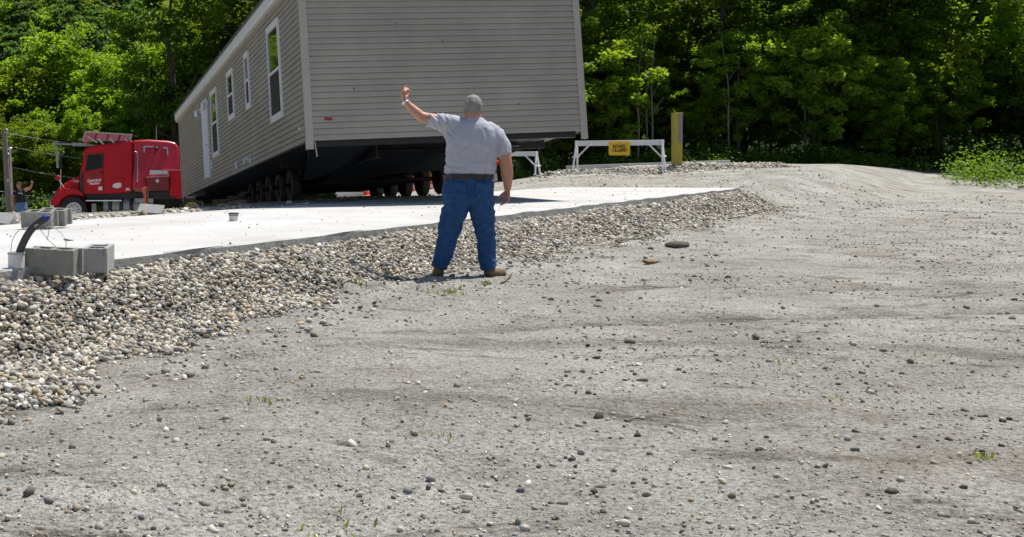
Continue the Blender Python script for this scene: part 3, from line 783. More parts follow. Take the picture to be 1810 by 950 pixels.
# lower hatch of the sleeper with its pale patch
htc = MB().prism(TP((199, 315), (222, 315), (223, 337), (199, 338)), -1.118, -1.09).build('luggage_door', M['red'], truck, bevel=.02)
MB().prism(TP((202, 328), (206, 324.5), (214, 323), (217.5, 325), (216.5, 331), (211, 333), (203.5, 331.5)), -1.126, -1.10).build('pale_decal', M['decal'], htc)
MB().prism(TP((224.5, 332.5), (231.5, 332.5), (231.5, 336.5), (224.5, 336.5)), -1.112, -1.09).build('number_plate', M['alu'], truck)
def side_y(py, px=245): return -sly(T(px, 0)[0], T(0, py)[1])
for px_, y0_, y1_ in ((187.3, 272, 342), (236.3, 251, 338)):
    MB().prism(TP((px_ - .35, y0_), (px_ + .35, y0_), (px_ + .35, y1_), (px_ - .35, y1_)), -1.1145, -1.0).build('panel_seam', M['black'], truck)
MB().box((T(170, 0)[0], -1.114, T(0, 342.6)[1]), (.75, .01, .02)).build('door_gap', M['black'], door)
# grab handle and corner light brackets
mb = MB().tube([(T(241, 0)[0], side_y(269) , T(0, 269)[1]), (T(244, 0)[0], side_y(270) - .08, T(0, 271)[1]), (T(245, 0)[0], side_y(290) - .09, T(0, 290)[1]), (T(245, 0)[0], side_y(318) - .06, T(0, 318)[1]), (T(244.5, 0)[0], side_y(321), T(0, 321)[1])], .028, 8)
mb.build('grab_handle', M['chrome'], truck, smooth=True)
for xs, pts in ((1, [(256, 271), (256, 260), (272, 260)]), (-1, [(296.5, 275), (295.5, 262), (288, 262)])):
    mb = MB()
    for a, b in zip(pts[:-1], pts[1:]):
        mb.bar((T(*a)[0], side_y(a[1], a[0]) - .03, T(*a)[1]), (T(*b)[0], side_y(b[1], b[0]) - .03, T(*b)[1]), .05, .05)
    mb.build('light_bracket', M['alu'], truck)
mb = MB().tube([(T(277, 0)[0], side_y(264, 277) + .05, T(0, 264)[1]), (T(276.5, 0)[0], side_y(264, 277) - .28, T(0, 264.5)[1])], .05, 10)
mb.ell((T(276.5, 0)[0], side_y(264, 277) - .3, T(0, 264.5)[1]), (.09, .07, .09)); mb.build('work_lamp', M['black'], truck, smooth=True)
mb = MB().tube([(T(277, 0)[0], -1.0, T(0, 250)[1]), (T(277, 0)[0], -1.02, T(0, 226)[1])], .012, 6); mb.build('antenna', M['alu'], truck)
# roof deflector, open backed with ribs
A_, B_, C_, D_ = T(155, 235), T(236, 240), T(232, 250.5), T(151, 252)
rd = MB().add([(A_[0], -.98, A_[1]), (B_[0], -.98, B_[1]), (C_[0], -1.02, C_[1]), (D_[0], -1.02, D_[1]), (A_[0], -.94, A_[1]), (B_[0], -.94, B_[1]), (C_[0], -.98, C_[1]), (D_[0], -.98, D_[1])], [(0, 1, 2, 3), (7, 6, 5, 4), (0, 4, 5, 1), (1, 5, 6, 2), (2, 6, 7, 3), (3, 7, 4, 0)])
rd.add([(A_[0], -.94, A_[1]), (A_[0], .94, A_[1]), (D_[0], .94, D_[1]), (D_[0], -.94, D_[1])], [(0, 1, 2, 3)])
defl = rd.build('roof_deflector', M['pinkred'], truck)
mb = MB()
for k in range(5):
    u = k / 4; ta = Vector((A_[0] + (B_[0] - A_[0]) * u, -.99, A_[1] + (B_[1] - A_[1]) * u)); tb_ = Vector((D_[0] + (C_[0] - D_[0]) * u, -1.03, D_[1] + (C_[1] - D_[1]) * u))
    MB().bar(ta, tb_, .04, .05).build('rib', M['redd'], defl)
mb = MB().bar((A_[0], -1.0, A_[1]), (B_[0], -1.0, B_[1]), .05, .05); mb.bar((B_[0] - .05, -1.0, B_[1]), (C_[0], -1.03, C_[1]), .06, .05); mb.bar((A_[0] + .03, -1.0, A_[1]), (D_[0], -1.03, D_[1]), .05, .05)
mb.build('frame', M['soffit'], defl)
for px in (165, 185, 210): MB().bar((T(px, 0)[0] + .3, -1.02, T(0, 246)[1] - .02), (T(px, 0)[0] + .5, -1.02, T(0, 256)[1] - .02), .05, .05).build('support_strut', M['alu'], defl)
mb = MB(); mb.bar((T(160, 0)[0], -1.04, T(0, 243)[1]), (T(176, 0)[0], -1.04, T(0, 254)[1]), .04, .04)
mb.build('support_strut', M['alu'], defl)
# long mirror arm reaching forward from the roof
mb = MB().bar((T(103, 0)[0], -1.0, T(0, 256)[1]), (T(172, 0)[0], -1.0, T(0, 259)[1]), .07, .06)
mb.box((T(137, 0)[0], -1.0, T(0, 257)[1]), (.16, .12, .13)); mb.box((T(150, 0)[0], -1.0, T(0, 257.5)[1]), (.4, .1, .12)); mb.box((T(105, 0)[0], -1.0, T(0, 256)[1]), (.16, .1, .1))
arm = mb.build('mirror_arm', M['dull'], truck)
MB().box((T(108, 0)[0], -1.0, T(0, 279)[1]), (.10, .08, .86), Matrix.Rotation(R(-4), 3, 'Y')).build('mirror', M['dull'], arm, bevel=.02)
mb = MB().tube([(T(114, 0)[0], -.98, T(0, 268)[1]), (T(114.5, 0)[0], -.98, T(0, 298)[1])], .03, 6); mb.build('cable', M['black'], arm)
mb = MB().ell((T(109.5, 0)[0], -1.08, T(0, 314.5)[1]), (.10, .06, .095)); hm = mb.build('hood_mirror', M['red'], truck, smooth=True)
MB().tube([(T(112, 0)[0], -1.08, T(0, 318)[1]), (T(121, 0)[0], -1.0, T(0, 333)[1])], .022, 6).tube([(T(114.5, 0)[0], -1.0, T(0, 300)[1]), (T(114, 0)[0], -1.0, T(0, 334)[1])], .018, 6).build('stalk', M['chrome'], hm)
# underneath: rails, tank, step, battery box, tool box, stack
for yy in (-.45, .45): MB().box((T(225, 0)[0], yy, .85), (T(365, 0)[0] - T(110, 0)[0], .09, .28)).build('frame_rail', M['steel'], truck)
MB().prism(TP((158, 344), (317, 337), (317, 352), (158, 352)), -1.0, 1.0).build('skirt', M['black'], truck)
tank = MB().lathe([(.02, 0), (.25, .01), (.29, .05), (.29, 1.25), (.25, 1.29), (.02, 1.3)], (T(186, 0)[0], -.93, T(0, 364)[1]), 'x', 24).build('fuel_tank', M['dull'], truck, smooth=True)
for px in (195, 214, 231): MB().lathe([(.30, 0), (.30, .16), (.285, .16), (.285, 0)], (T(px, 0)[0], -.93, T(0, 364)[1]), 'x', 24, closed=True).build('tank_strap', M['black'], tank, smooth=True)
MB().box((T(188, 0)[0], -1.16, T(0, 354)[1]), (1.38, .3, .05)).build('step', M['chrome'], truck, bevel=.01)
MB().prism(TP((167, 359), (175, 359), (175, 376), (167, 376)), -1.2, -.75).build('step_box', M['dull'], truck, bevel=.02)
bx = MB().prism(TP((240, 350), (272, 350), (272, 374), (240, 374)), -1.22, -.7).build('battery_box', M['dull'], truck, bevel=.02)
MB().prism(TP((240, 358), (272, 358), (272, 359.5), (240, 359.5)), -1.228, -1.2).build('lid_seam', M['steel'], bx)
tb2 = MB().prism(TP((261, 314), (299, 311.5), (299, 337), (261, 337)), -1.38, -.75).build('toolbox', M['redd'], truck, bevel=.02)
MB().prism(TP((259.5, 312.5), (299.5, 310), (299.5, 312.6), (259.5, 315)), -1.41, -.72).build('lid', M['pinkred'], tb2)
MB().lathe([(0, -1.39), (.07, -1.39), (.07, -1.36)], (T(279, 0)[0], 0, T(0, 320)[1]), 'y', 14).build('reflector', M['alu'], tb2)
MB().prism(TP((266, 301.5), (296, 301.5), (299, 309), (266, 309)), -1.30, -1.2).build('side_plate', M['alu'], truck)
MB().prism(TP((288, 301), (325, 301), (360, 309), (360, 343), (318, 352), (300, 345), (300, 312)), -1.22, -.9).build('rear_fairing', M['red'], truck, bevel=.03)
MB().prism(TP((286, 300), (330, 300), (330, 302.4), (286, 302.4)), -1.32, -.85).build('fairing_cap', M['pinkred'], truck)
for sgn in (-1, 1):
    mb = MB().tube([(T(321, 0)[0], sgn * .95, T(0, 340)[1]), (T(321, 0)[0], sgn * .95, T(0, 246)[1]), (T(323, 0)[0], sgn * .95, T(0, 242)[1])], .075, 12); mb.build('exhaust_stack', M['alu'], truck, smooth=True)
    mb = MB().tube([(T(317, 0)[0], sgn * .8, T(0, 278)[1]), (T(330, 0)[0], sgn * .7, T(0, 284)[1]), (T(335, 0)[0], sgn * .4, T(0, 310)[1])], .04, 8); mb.build('air_line', M['black'], truck, smooth=True)
MB().lathe([(.05, .0), (.45, .02), (.48, .06), (.1, .1)], (T(345, 0)[0], 0, 1.02), 'z', 24).build('fifth_wheel', M['steel'], truck)
def truck_wheel(px, py, yc, rim, side, r=.52):
    x_, z_ = T(px, py); z_ = r
    wv = MB().lathe([(.30, -.11), (.42, -.15), (.50, -.12), (r, -.08), (r, .08), (.50, .12), (.42, .15), (.30, .11)], (x_, yc, z_), 'y', 36, closed=True)
    for q in range(44):
        a = q * math.pi / 22; wv.box((x_ + (r - .002) * math.cos(a), yc, z_ + (r - .002) * math.sin(a)), (.014, .19, .035), Matrix.Rotation(-a, 3, 'Y'))
    wh = wv.build('wheel', M['tyre'], truck, smooth=True)
    s_ = side
    rmb = MB()
    rmb.lathe([(.02, s_ * .13), (.09, s_ * .13), (.10, s_ * .07), (.24, s_ * .06), (.27, s_ * .12), (.305, s_ * .14), (.31, s_ * .0)], (x_, yc, z_), 'y', 32)
    rr = rmb.build('rim', rim, wh, smooth=True)
    for q in range(10):
        hb = MB(); a = q * math.pi / 5 + .1; hb.lathe([(0, s_ * .085), (.028, s_ * .085), (.028, s_ * .06)], (x_ + .19 * math.cos(a), yc, z_ + .19 * math.sin(a)), 'y', 10); hb.build('hand_hole', M['black'], wh)
for sgn in (-1, 1):
    truck_wheel(137, 370, sgn * 1.09, M['wheelalu'], sgn)
    truck_wheel(338, 370, sgn * 1.08, M['rimy'], sgn)
    truck_wheel(394, 370, sgn * 1.08, M['rimy'], sgn)
for px in (137, 338, 394): MB().tube([(T(px, 0)[0], -1.0, .52), (T(px, 0)[0], 1.0, .52)], .08, 10).build('axle', M['steel'], truck)

# ------------------------------------------------------------------ people
def limb(mb, pts, rad, n=14, sub=4):
    """smooth tapered limb through the joints"""
    pts = [Vector(p) for p in pts]; out = []; ro = []
    rad = [r if isinstance(r, tuple) else (r, r) for r in rad]
    for i in range(len(pts) - 1):
        p0, p1, p2, p3 = pts[max(i - 1, 0)], pts[i], pts[i + 1], pts[min(i + 2, len(pts) - 1)]
        for k in range(sub):
            t = k / sub
            out.append(0.5 * ((2 * p1) + (p2 - p0) * t + (2 * p0 - 5 * p1 + 4 * p2 - p3) * t * t + (3 * p1 - p0 - 3 * p2 + p3) * t ** 3))
            ro.append((rad[i][0] * (1 - t) + rad[i + 1][0] * t, rad[i][1] * (1 - t) + rad[i + 1][1] * t))
    out.append(pts[-1]); ro.append(rad[-1])
    mb.tube(out, ro, n)
    return mb
def hand(mb, wrist, d, width, normal, curls, thumb_dir, k=1.0):
    """palm plus five separate fingers; d = along the hand, width = from little finger to index, normal = out of the palm"""
    W_ = Vector(wrist); d = Vector(d).normalized(); wv = Vector(width).normalized(); nn = Vector(normal).normalized()
    pl = .095 * k
    mb.tube([W_ - d * .02, W_ + d * pl * .3, W_ + d * pl * .7, W_ + d * pl], [(.020 * k, .028 * k), (.019 * k, .038 * k), (.018 * k, .043 * k), (.014 * k, .041 * k)], 12, up=wv)
    for i, (off, L) in enumerate(((.032, .074), (.011, .083), (-.011, .077), (-.031, .060))):
        p = W_ + d * (pl - .012) + wv * off * k; dirv = d.copy(); path = [p]; c = curls[i]
        for sgm, fr in enumerate((.45, .32, .23)):
            ang = c[sgm]; dirv = (dirv * math.cos(ang) + nn * math.sin(ang)).normalized() if sgm == 0 else (Matrix.Rotation(ang, 3, d.cross(nn)) @ dirv).normalized()
            p = p + dirv * L * fr * k * 1.05; path.append(p)
        mb.tube(path, [.0105 * k, .0100 * k, .0092 * k, .0075 * k], 8)
        mb.ell(path[-1], (.0075 * k,) * 3, 8, 6)
    tb = W_ + d * .028 * k + wv * .030 * k; td = Vector(thumb_dir).normalized()
    t1 = tb + td * .042 * k; t2 = t1 + (td * .7 + d * .5 + nn * .25).normalized() * .034 * k; t3 = t2 + (td * .3 + d * .8 + nn * .4).normalized() * .026 * k
    mb.tube([tb - td * .012, t1, t2, t3], [.017 * k, .0135 * k, .0115 * k, .0085 * k], 8)

MX, MY = 1.28, 11.1
MZ = -0.968
def Q(px, py, y=0.0): return Vector(((px - 830.5) / 180.0, y, (492 - py) / 180.0))
man = empty('person', (MX, MY, MZ), 0, 'grey haired man seen from behind in grey t-shirt and jeans waving the home on', 'person')
bd = MB()
# head, face turned away towards the home
hc = Q(836, 188.5, .01)
bd.ell(hc + Vector((0, -.005, .005)), (.080, .098, .112), 20, 14); bd.ell(hc + Vector((0, .03, -.055)), (.062, .075, .075), 16, 12)
bd.tube([hc + Vector((0, .085, .005)), hc + Vector((0, .118, -.035)), hc + Vector((0, .10, -.045))], [.008, .016, .012], 8)
bd.ell(hc + Vector((0, .088, .022)), (.055, .018, .012)); bd.ell(hc + Vector((0, .094, -.075)), (.026, .014, .008)); bd.ell(hc + Vector((0, .088, -.105)), (.03, .025, .02))
for sg in (-1, 1): bd.ell(hc + Vector((sg * .086, .0, -.035)), (.012, .024, .036), 10, 8, Matrix.Rotation(sg * .35, 3, 'Z'))
limb(bd, [hc + Vector((0, -.018, -.055)), Q(836, 206, -.01), Q(834, 222, 0)], [(.075, .072), (.079, .074), (.10, .08)])
bd.ell(hc + Vector((0, -.055, -.085)), (.06, .03, .04))
# torso and legs (under the clothes)
limb(bd, [Q(834, 218), Q(834, 240), Q(831, 275), Q(829, 310), Q(829, 345)], [(.09, .14), (.11, .17), (.12, .19), (.11, .19), (.10, .17)], up_dummy) if False else limb(bd, [Q(834, 218), Q(834, 240), Q(831, 275), Q(829, 310), Q(829, 345)], [.11, .14, .14, .14, .12])
limb(bd, [Q(808, 345), Q(790, 412, .02), Q(777, 478, -.01)], [.085, .055, .04]); limb(bd, [Q(850, 345), Q(859, 412, .02), Q(864, 478, 0)], [.085, .055, .04])
# raised arm (camera left)
limb(bd, [Q(812, 226, .01), Q(790, 217, .03), Q(768, 209.5, .05), Q(748, 204.5, .06), Q(738, 197, .07), Q(727, 187, .08), Q(717.5, 177.5, .08)], [.085, .075, .060, .052, .050, .042, (.030, .027)])
hand(bd, Q(717, 177, .08), (-.30, .02, 1), (.25, .9, .15), (1, -.15, .25), [(.35, .9, .6), (.75, 1.2, .8), (.95, 1.2, .9), (1.1, 1.2, .9)], (.65, .55, .55), 1.15)
# hanging arm (camera right)
limb(bd, [Q(868, 232, 0), Q(884, 250, -.01), Q(890, 272, -.015), Q(894, 290, -.01), Q(897, 308, .02), Q(898.5, 322, .05), Q(898.5, 333, .06)], [.085, .075, .068, .062, .060, .044, (.034, .030)])
hand(bd, Q(898.5, 333, .06), (-.05, .12, -1), (-.45, .9, .05), (-.85, -.45, .1), [(.30, .5, .35), (.42, .55, .4), (.5, .6, .45), (.55, .6, .5)], (-.75, .45, -.55), 1.12)
body = remesh(bd, 'body', M['skin'], man, .0065, 5)
# hair
hb = MB(); hb.ell(hc + Vector((0, -.008, .012)), (.092, .110, .118), 28, 22)
hair = remesh(hb, 'hair', M['hair'], man, .008, 1, lambda c, n_: .0035 * noise.noise(c * 90) + .003 * noise.noise(c * 40))
bm = bmesh.new(); bm.from_mesh(hair.data)
rem = [v for v in bm.verts if (v.co.z < hc.z - .062 + .18 * max(0, v.co.y - hc.y)) or (v.co.y > hc.y + .045 and v.co.z < hc.z + .055 + .1 * (v.co.y - hc.y)) or (abs(v.co.x - hc.x) > .072 and v.co.z < hc.z - .02 and v.co.y > hc.y - .035)]
bmesh.ops.delete(bm, geom=rem, context='VERTS'); bm.to_mesh(hair.data); bm.free()
for sg in (-1, 1): MB().ell(hc + Vector((sg * .03, .094, .003)), (.012, .010, .009), 10, 8).build('eye', M['eye'], man, smooth=True)
# t-shirt
sh = MB()
def ring(mb, rows, n=32):
    vs = []; fs = []
    for (cx, cy, cz, a, b) in rows:
        for k in range(n):
            t = 2 * math.pi * k / n; e = .85
            c_, s_ = math.cos(t), math.sin(t)
            vs.append((cx + a * math.copysign(abs(c_) ** e, c_), cy + b * math.copysign(abs(s_) ** e, s_), cz))
    for i in range(len(rows) - 1):
        for k in range(n):
            k2 = (k + 1) % n; fs.append((i * n + k, i * n + k2, (i + 1) * n + k2, (i + 1) * n + k))
    fs.append(tuple(range(n - 1, -1, -1))); b0 = (len(rows) - 1) * n; fs.append(tuple(range(b0, b0 + n)))
    return mb.add(vs, fs)
def zq(py): return (492 - py) / 180.0
def xq(px): return (px - 830.5) / 180.0
rowz = [(306.5, 787.5, 875, .165), (300, 786.5, 876, .175), (288, 787, 877.5, .18), (272, 787.5, 878.5, .178), (255, 788.5, 880, .17), (240, 790, 880.5, .16), (228, 795, 878, .145), (218, 803, 868, .12), (211, 814, 857, .09), (206.5, 820, 852, .076)]
ring(sh, [((xq(a) + xq(b)) / 2, .015 * (1 if py > 270 else 0), zq(py), (xq(b) - xq(a)) / 2, dep) for py, a, b, dep in rowz])
limb(sh, [Q(822, 225, 0), Q(800, 219.5, .02), Q(780, 214, .04), Q(757, 209, .055)], [.10, .105, .088, (.066, .062)], 18)
sh.tube([Q(800, 224, .01), Q(794, 236, .01), Q(795, 250, .005)], [.075, .06, .045], 14)
limb(sh, [Q(858, 226, 0), Q(874, 236, 0), Q(884, 252, -.01), Q(890, 273, -.015)], [.085, .095, .090, (.086, .084)], 18)
def ridge(v):
    return .50 - 2.2 * abs(noise.noise(Vector(v)))
def folds(c, n_):
    f_ = .007 * noise.noise(Vector((c.x * 5 + c.z * 7, c.y * 5, c.z * 9)))
    low = max(0, 1 - (c.z - 1.02) / .24)
    f_ += .015 * low * ridge((c.x * 3 + .6 * c.z, c.y * 3, c.z * 17 + 3 * c.x))
    # pull lines from the armpits towards the waist
    f_ += .012 * max(0, 1 - abs(c.z - 1.28) / .25) * ridge((c.x * 9 - c.z * 6, c.y * 2, c.z * 5 + c.x * 6))
    arm = min(1, max(0, (-.12 - c.x) / .12)); f_ += .016 * arm * ridge((c.x * 20 + c.z * 12, c.y * 4, c.z * 4))
    arm = min(1, max(0, (c.x - .2) / .1)); f_ += .008 * arm * ridge((c.x * 16 - c.z * 7, c.y * 4, c.z * 4 + 3))
    f_ -= .009 * math.exp(-((c.x - .18 + .30 * (c.z - 1.3)) / .014) ** 2) * (1 if 1.12 < c.z < 1.48 and c.y < 0 else 0)
    return f_
shirt = remesh(sh, 'tshirt', M['shirt'], man, .0085, 3, folds)
# jeans
jn = MB()
ring(jn, [((xq(a) + xq(b)) / 2, .01, zq(py), (xq(b) - xq(a)) / 2, dep) for py, a, b, dep in [(305, 787, 873, .158), (315, 785.5, 873, .165), (328, 783, 873, .172), (342, 781, 873.5, .172), (355, 781, 873.5, .15), (364, 785, 872, .11)]])
limb(jn, [Q(806, 340, .0), Q(805, 362, .0), Q(797, 392, .01), Q(791.5, 418, .015), Q(784, 448, -.005), Q(778, 464, -.01), Q(776, 471, -.01)], [(.14, .16), (.136, .15), (.118, .125), (.101, .105), (.092, .10), (.079, .086), (.073, .085)], 20, 6)
limb(jn, [Q(850, 340, .0), Q(851, 362, .0), Q(855.5, 392, .012), Q(859, 418, .02), Q(860.5, 448, .0), Q(862, 463, .0), Q(864, 470.5, .01)], [(.132, .16), (.128, .15), (.112, .125), (.095, .105), (.088, .098), (.082, .09), (.086, .095)], 20, 6)
def jfold(c, n_):
    f_ = .005 * noise.noise(c * 7)
    lo = max(0, 1 - c.z / .30); f_ += .020 * lo * ridge((c.x * 3, c.y * 4, c.z * 17 + c.x * 5))
    kn = math.exp(-((c.z - .5) / .15) ** 2); f_ += .020 * kn * ridge((c.x * 4, c.y * 4, c.z * 14 - c.x * 9))
    st = math.exp(-((c.z - .75) / .07) ** 2); f_ += .020 * st * ridge((c.x * 3, c.y * 3, c.z * 15 + 9 * abs(c.x)))
    f_ += .009 * ridge((c.x * 6, c.y * 6, c.z * 7 + 2 * c.x))
    if c.y < 0 and .72 < c.z < 1.02: f_ -= .012 * math.exp(-((c.x + .01) / .009) ** 2)
    return f_
jeans = remesh(jn, 'jeans', M['jeans'], man, .009, 3, jfold)
for sg, cx in ((-1, -.125), (1, .105)):
    pk = MB(); n1 = 7; vs = []; fs = []
    for i in range(n1):
        for j in range(n1):
            u, v = i / (n1 - 1), j / (n1 - 1)
            xx = cx + (u - .5) * .15 * (1 - .12 * (1 - v)); zz = .80 + .155 * v - (.03 * (1 - abs(u - .5) * 2) * (1 - v))
            # lie on the seat of the trousers
            half = .25; rel = max(-1, min(1, (xx + .006) / half)); yy = .01 - .176 * (1 - abs(rel) ** (2 / .85)) ** (.85 / 2) - .008
            vs.append((xx, yy, zz))
    for i in range(n1 - 1):
        for j in range(n1 - 1): a = i * n1 + j; fs.append((a, a + 1, a + n1 + 1, a + n1))
    pk.add(vs, fs); o = pk.build('back_pocket', M['jeans'], jeans, smooth=True); md = o.modifiers.new('t', 'SOLIDIFY'); md.thickness = .006
bl = MB()
n_ = 48; vs = []; fs = []
for j, (zz, off) in enumerate(((zq(315), .0), (zq(315), .010), (zq(307), .012), (zq(307), .0))):
    for k in range(n_):
        t = 2 * math.pi * k / n_; c_, s_ = math.cos(t), math.sin(t); e = .85
        vs.append((-.005 + (.243 + off) * math.copysign(abs(c_) ** e, c_), .01 + (.163 + off) * math.copysign(abs(s_) ** e, s_), zz))
for j in range(3):
    for k in range(n_): fs.append((j * n_ + k, j * n_ + (k + 1) % n_, (j + 1) * n_ + (k + 1) % n_, (j + 1) * n_ + k))
bl.add(vs, fs); belt = bl.build('belt', M['belt'], man, smooth=True)
for xx in (-.19, -.005, .14):
    mb = MB(); rel = (xx + .005) / .255; yy = .01 - .176 * (1 - abs(rel) ** 2.35) ** .425 - .005
    mb.box((xx, yy, zq(311)), (.014, .010, .062)); mb.build('belt_loop', M['jeans'], jeans)
MB().box(tuple(Q(871.5, 311, -.055)), (.062, .05, .085), Matrix.Rotation(R(-6), 3, 'Y')).build('phone_pouch', M['shirt'], man, bevel=.012)
# boots
def boot(heel, toe, name='boot'):
    h, t = Vector(heel), Vector(toe); d = (t - h).normalized(); mbt = MB()
    L = (t - h).length
    limb(mbt, [h + d * .03 + Vector((0, 0, .055)), h + d * L * .4 + Vector((0, 0, .06)), h + d * L * .7 + Vector((0, 0, .052)), h + d * (L - .03) + Vector((0, 0, .042))], [(.045, .045), (.048, .052), (.054, .042), (.038, .030)], 14)
    limb(mbt, [h + d * .05 + Vector((0, 0, .05)), h + d * .055 + Vector((0, 0, .12)), h + d * .06 + Vector((0, 0, .17))], [(.05, .055), (.05, .055), (.056, .06)], 14)
    o = remesh(mbt, name, M['boot'], man, .008, 3, lambda c, n_: .003 * noise.noise(c * 25))
    sb = MB(); vs = []
    side = Vector((-d.y, d.x, 0)); out_ = []
    for u, w_ in ((-.01, .030), (.02, .043), (.3, .042), (.55, .048), (.8, .050), (.95, .034), (1.02, .012)): out_.append((u, w_))
    pts = [h + d * L * u + side * w_ for u, w_ in out_] + [h + d * L * u - side * w_ for u, w_ in reversed(out_)]
    k = len(pts); vs = [(p.x, p.y, .0) for p in pts] + [(p.x, p.y, .028) for p in pts]
    sb.add(vs, [tuple(range(k - 1, -1, -1)), tuple(range(k, 2 * k))] + [(i, (i + 1) % k, k + (i + 1) % k, k + i) for i in range(k)])
    sb.build('sole', M['sole'], o, bevel=.006)
boot((xq(776.5), -.075, 0), (xq(771), .20, 0)); boot((xq(856), -.055, 0), (xq(898), .12, 0))
wt = MB(); wd = (Q(715, 172) - Q(720, 180)).normalized()
wt.tube([Q(718.8, 179.3, .08), Q(716.2, 175.4, .08)], [.039, .037], 16); watch = wt.build('wristwatch', M['alu'], man, smooth=True)
MB().ell(Q(719.6, 176.2, .064), (.02, .02, .012), 12, 8).build('dial', M['chrome'], watch, smooth=True)
# orange rag and keys at the hip
mb = MB(); vs = []; fs = []
for i in range(7):
    for j in range(9):
        u, v = i / 6, j / 8
        vs.append((xq(874) + (.05 - .02 * v) * u + .006 * math.sin(v * 7), .10 + .02 * math.sin(u * 9 + v * 3), zq(281) - (.125 - .03 * abs(u - .4)) * v))
for i in range(6):
    for j in range(8): a = i * 9 + j; fs.append((a, a + 1, a + 10, a + 9))
mb.add([(v[0] + MX, v[1] + MY, v[2] + MZ) for v in vs], fs); o = mb.build('rag', mat('orange_cloth', (0.75, 0.10, 0.02), .8), smooth=True)
md = o.modifiers.new('t', 'SOLIDIFY'); md.thickness = .006
tag(o, "bright orange cloth hanging at the man's right hip beside his arm", 'rag')
mb = MB(); b0 = Vector((MX, MY, MZ))
mb.tube([b0 + Q(877, 303, .06), b0 + Q(877.5, 310, .06)], .006, 6); mb.box(b0 + Q(878, 307.5, .06), (.02, .008, .035)); mb.box(b0 + Q(876.5, 313, .055), (.015, .006, .035), Matrix.Rotation(.4, 3, 'Y')); mb.lathe([(.014, -.003), (.018, 0), (.014, .003)], b0 + Q(877, 318, .055), 'y', 12)
tag(mb.build('key_bunch', mat('yellow_tag', (0.6, 0.45, 0.06), .5)), "small yellow tagged bunch of keys hanging from the man's belt", 'keys')

# the far worker by the pole
WX, WY = (36.5 - 600) / F * 40.5, 40.5
WZ = G(WX, WY)
WZ = -1.80
def V2(px, py, y=0.0): return Vector(((px - 36.5) / 49.4, y, (HZ - py) / F * WY - WZ))
wk = empty('person', (WX, WY, WZ), 0, 'man in black t-shirt and cap raising one fist beside the wooden utility pole', 'person')
b2 = MB(); hc2 = V2(33.2, 327.5)
b2.ell(hc2, (.076, .095, .115), 16, 12); b2.ell(hc2 + Vector((.0, -.02, -.05)), (.06, .075, .07))
b2.tube([hc2 + Vector((.01, -.09, .0)), hc2 + Vector((.012, -.115, -.03))], [.010, .014], 8); b2.ell(hc2 + Vector((.01, -.088, -.07)), (.024, .012, .008))
for sg in (-1, 1): b2.ell(hc2 + Vector((sg * .08, 0, -.02)), (.012, .022, .034), 8, 6)
limb(b2, [hc2 + Vector((0, .01, -.08)), V2(34, 336), V2(35, 342)], [.06, .062, .08])
limb(b2, [V2(35, 342), V2(36, 352), V2(36.5, 364), V2(37, 374)], [.11, .14, .15, .13])
limb(b2, [V2(33, 372), V2(31, 388), V2(30, 405)], [.09, .06, .045]); limb(b2, [V2(42, 372), V2(44, 388), V2(44, 405)], [.09, .06, .045])
limb(b2, [V2(28, 338.5), V2(23.5, 347), V2(22, 354), V2(24.5, 362)], [.075, .062, .055, .04]); hand(b2, V2(24.5, 362), (.2, -.1, -1), (.3, -.9, 0), (.9, .3, 0), [(.4, .5, .4)] * 4, (.4, -.7, -.4))
limb(b2, [V2(42, 338), V2(48, 334.8), V2(52, 333.2), V2(54.5, 330), V2(56.2, 325.5)], [.07, .060, .054, .048, .034]); hand(b2, V2(56.2, 325.8), (.15, 0, 1), (.9, -.3, 0), (-.2, -1, .2), [(1.2, 1.3, .9)] * 4, (.6, -.7, .3))
remesh(b2, 'body', M['redskin'], wk, .010, 4)
s2 = MB()
ring(s2, [((V2(a, 0).x + V2(b_, 0).x) / 2, 0, V2(0, py).z, (V2(b_, 0).x - V2(a, 0).x) / 2, dp) for py, a, b_, dp in [(360, 27.5, 46, .17), (354, 27, 46.5, .185), (347, 27, 44.5, .17), (341, 27, 43, .15), (337.5, 28.5, 41, .12), (334.5, 31, 38, .08)]], 24)
limb(s2, [V2(29, 339.5), V2(25.5, 345)], [.09, .085], 12); limb(s2, [V2(40, 339), V2(44, 336.8)], [.09, .08], 12)
remesh(s2, 'tshirt', M['blackcloth'], wk, .014, 3, lambda c, n_: .008 * noise.noise(c * 9))
j2 = MB()
ring(j2, [((V2(a, 0).x + V2(b_, 0).x) / 2, 0, V2(0, py).z, (V2(b_, 0).x - V2(a, 0).x) / 2, dp) for py, a, b_, dp in [(378, 27.5, 48, .15), (370, 26.8, 48, .185), (361, 27.2, 46.8, .185), (357, 28, 46, .17)]], 24)
limb(j2, [V2(33, 360), V2(32, 374), V2(30.5, 390), V2(30, 406)], [.135, .12, .095, .085]); limb(j2, [V2(41, 360), V2(43.5, 374), V2(44, 390), V2(44, 406)], [.135, .12, .095, .085])
remesh(j2, 'jeans', M['paleden'], wk, .016, 3)
c2 = MB().lathe([(.001, .085), (.05, .08), (.085, .045), (.095, 0), (.088, 0)], hc2 + Vector((0, 0, .04)), 'z', 18); c2.ell(hc2 + Vector((.02, -.12, .04)), (.075, .08, .010)); c2.build('cap', M['brim'], wk, smooth=True)
s3 = text('shirt_print', '---', .16, M['decal'], wk, V2(38.5, 341.5) + Vector((0, -.175, 0)), (R(90), R(6), 0), bold=.004)
for xx in (30, 44): MB().ell(V2(xx, 408) + Vector((0, -.06, .02)), (.05, .13, .05)).build('boot', M['boot'], wk, smooth=True)

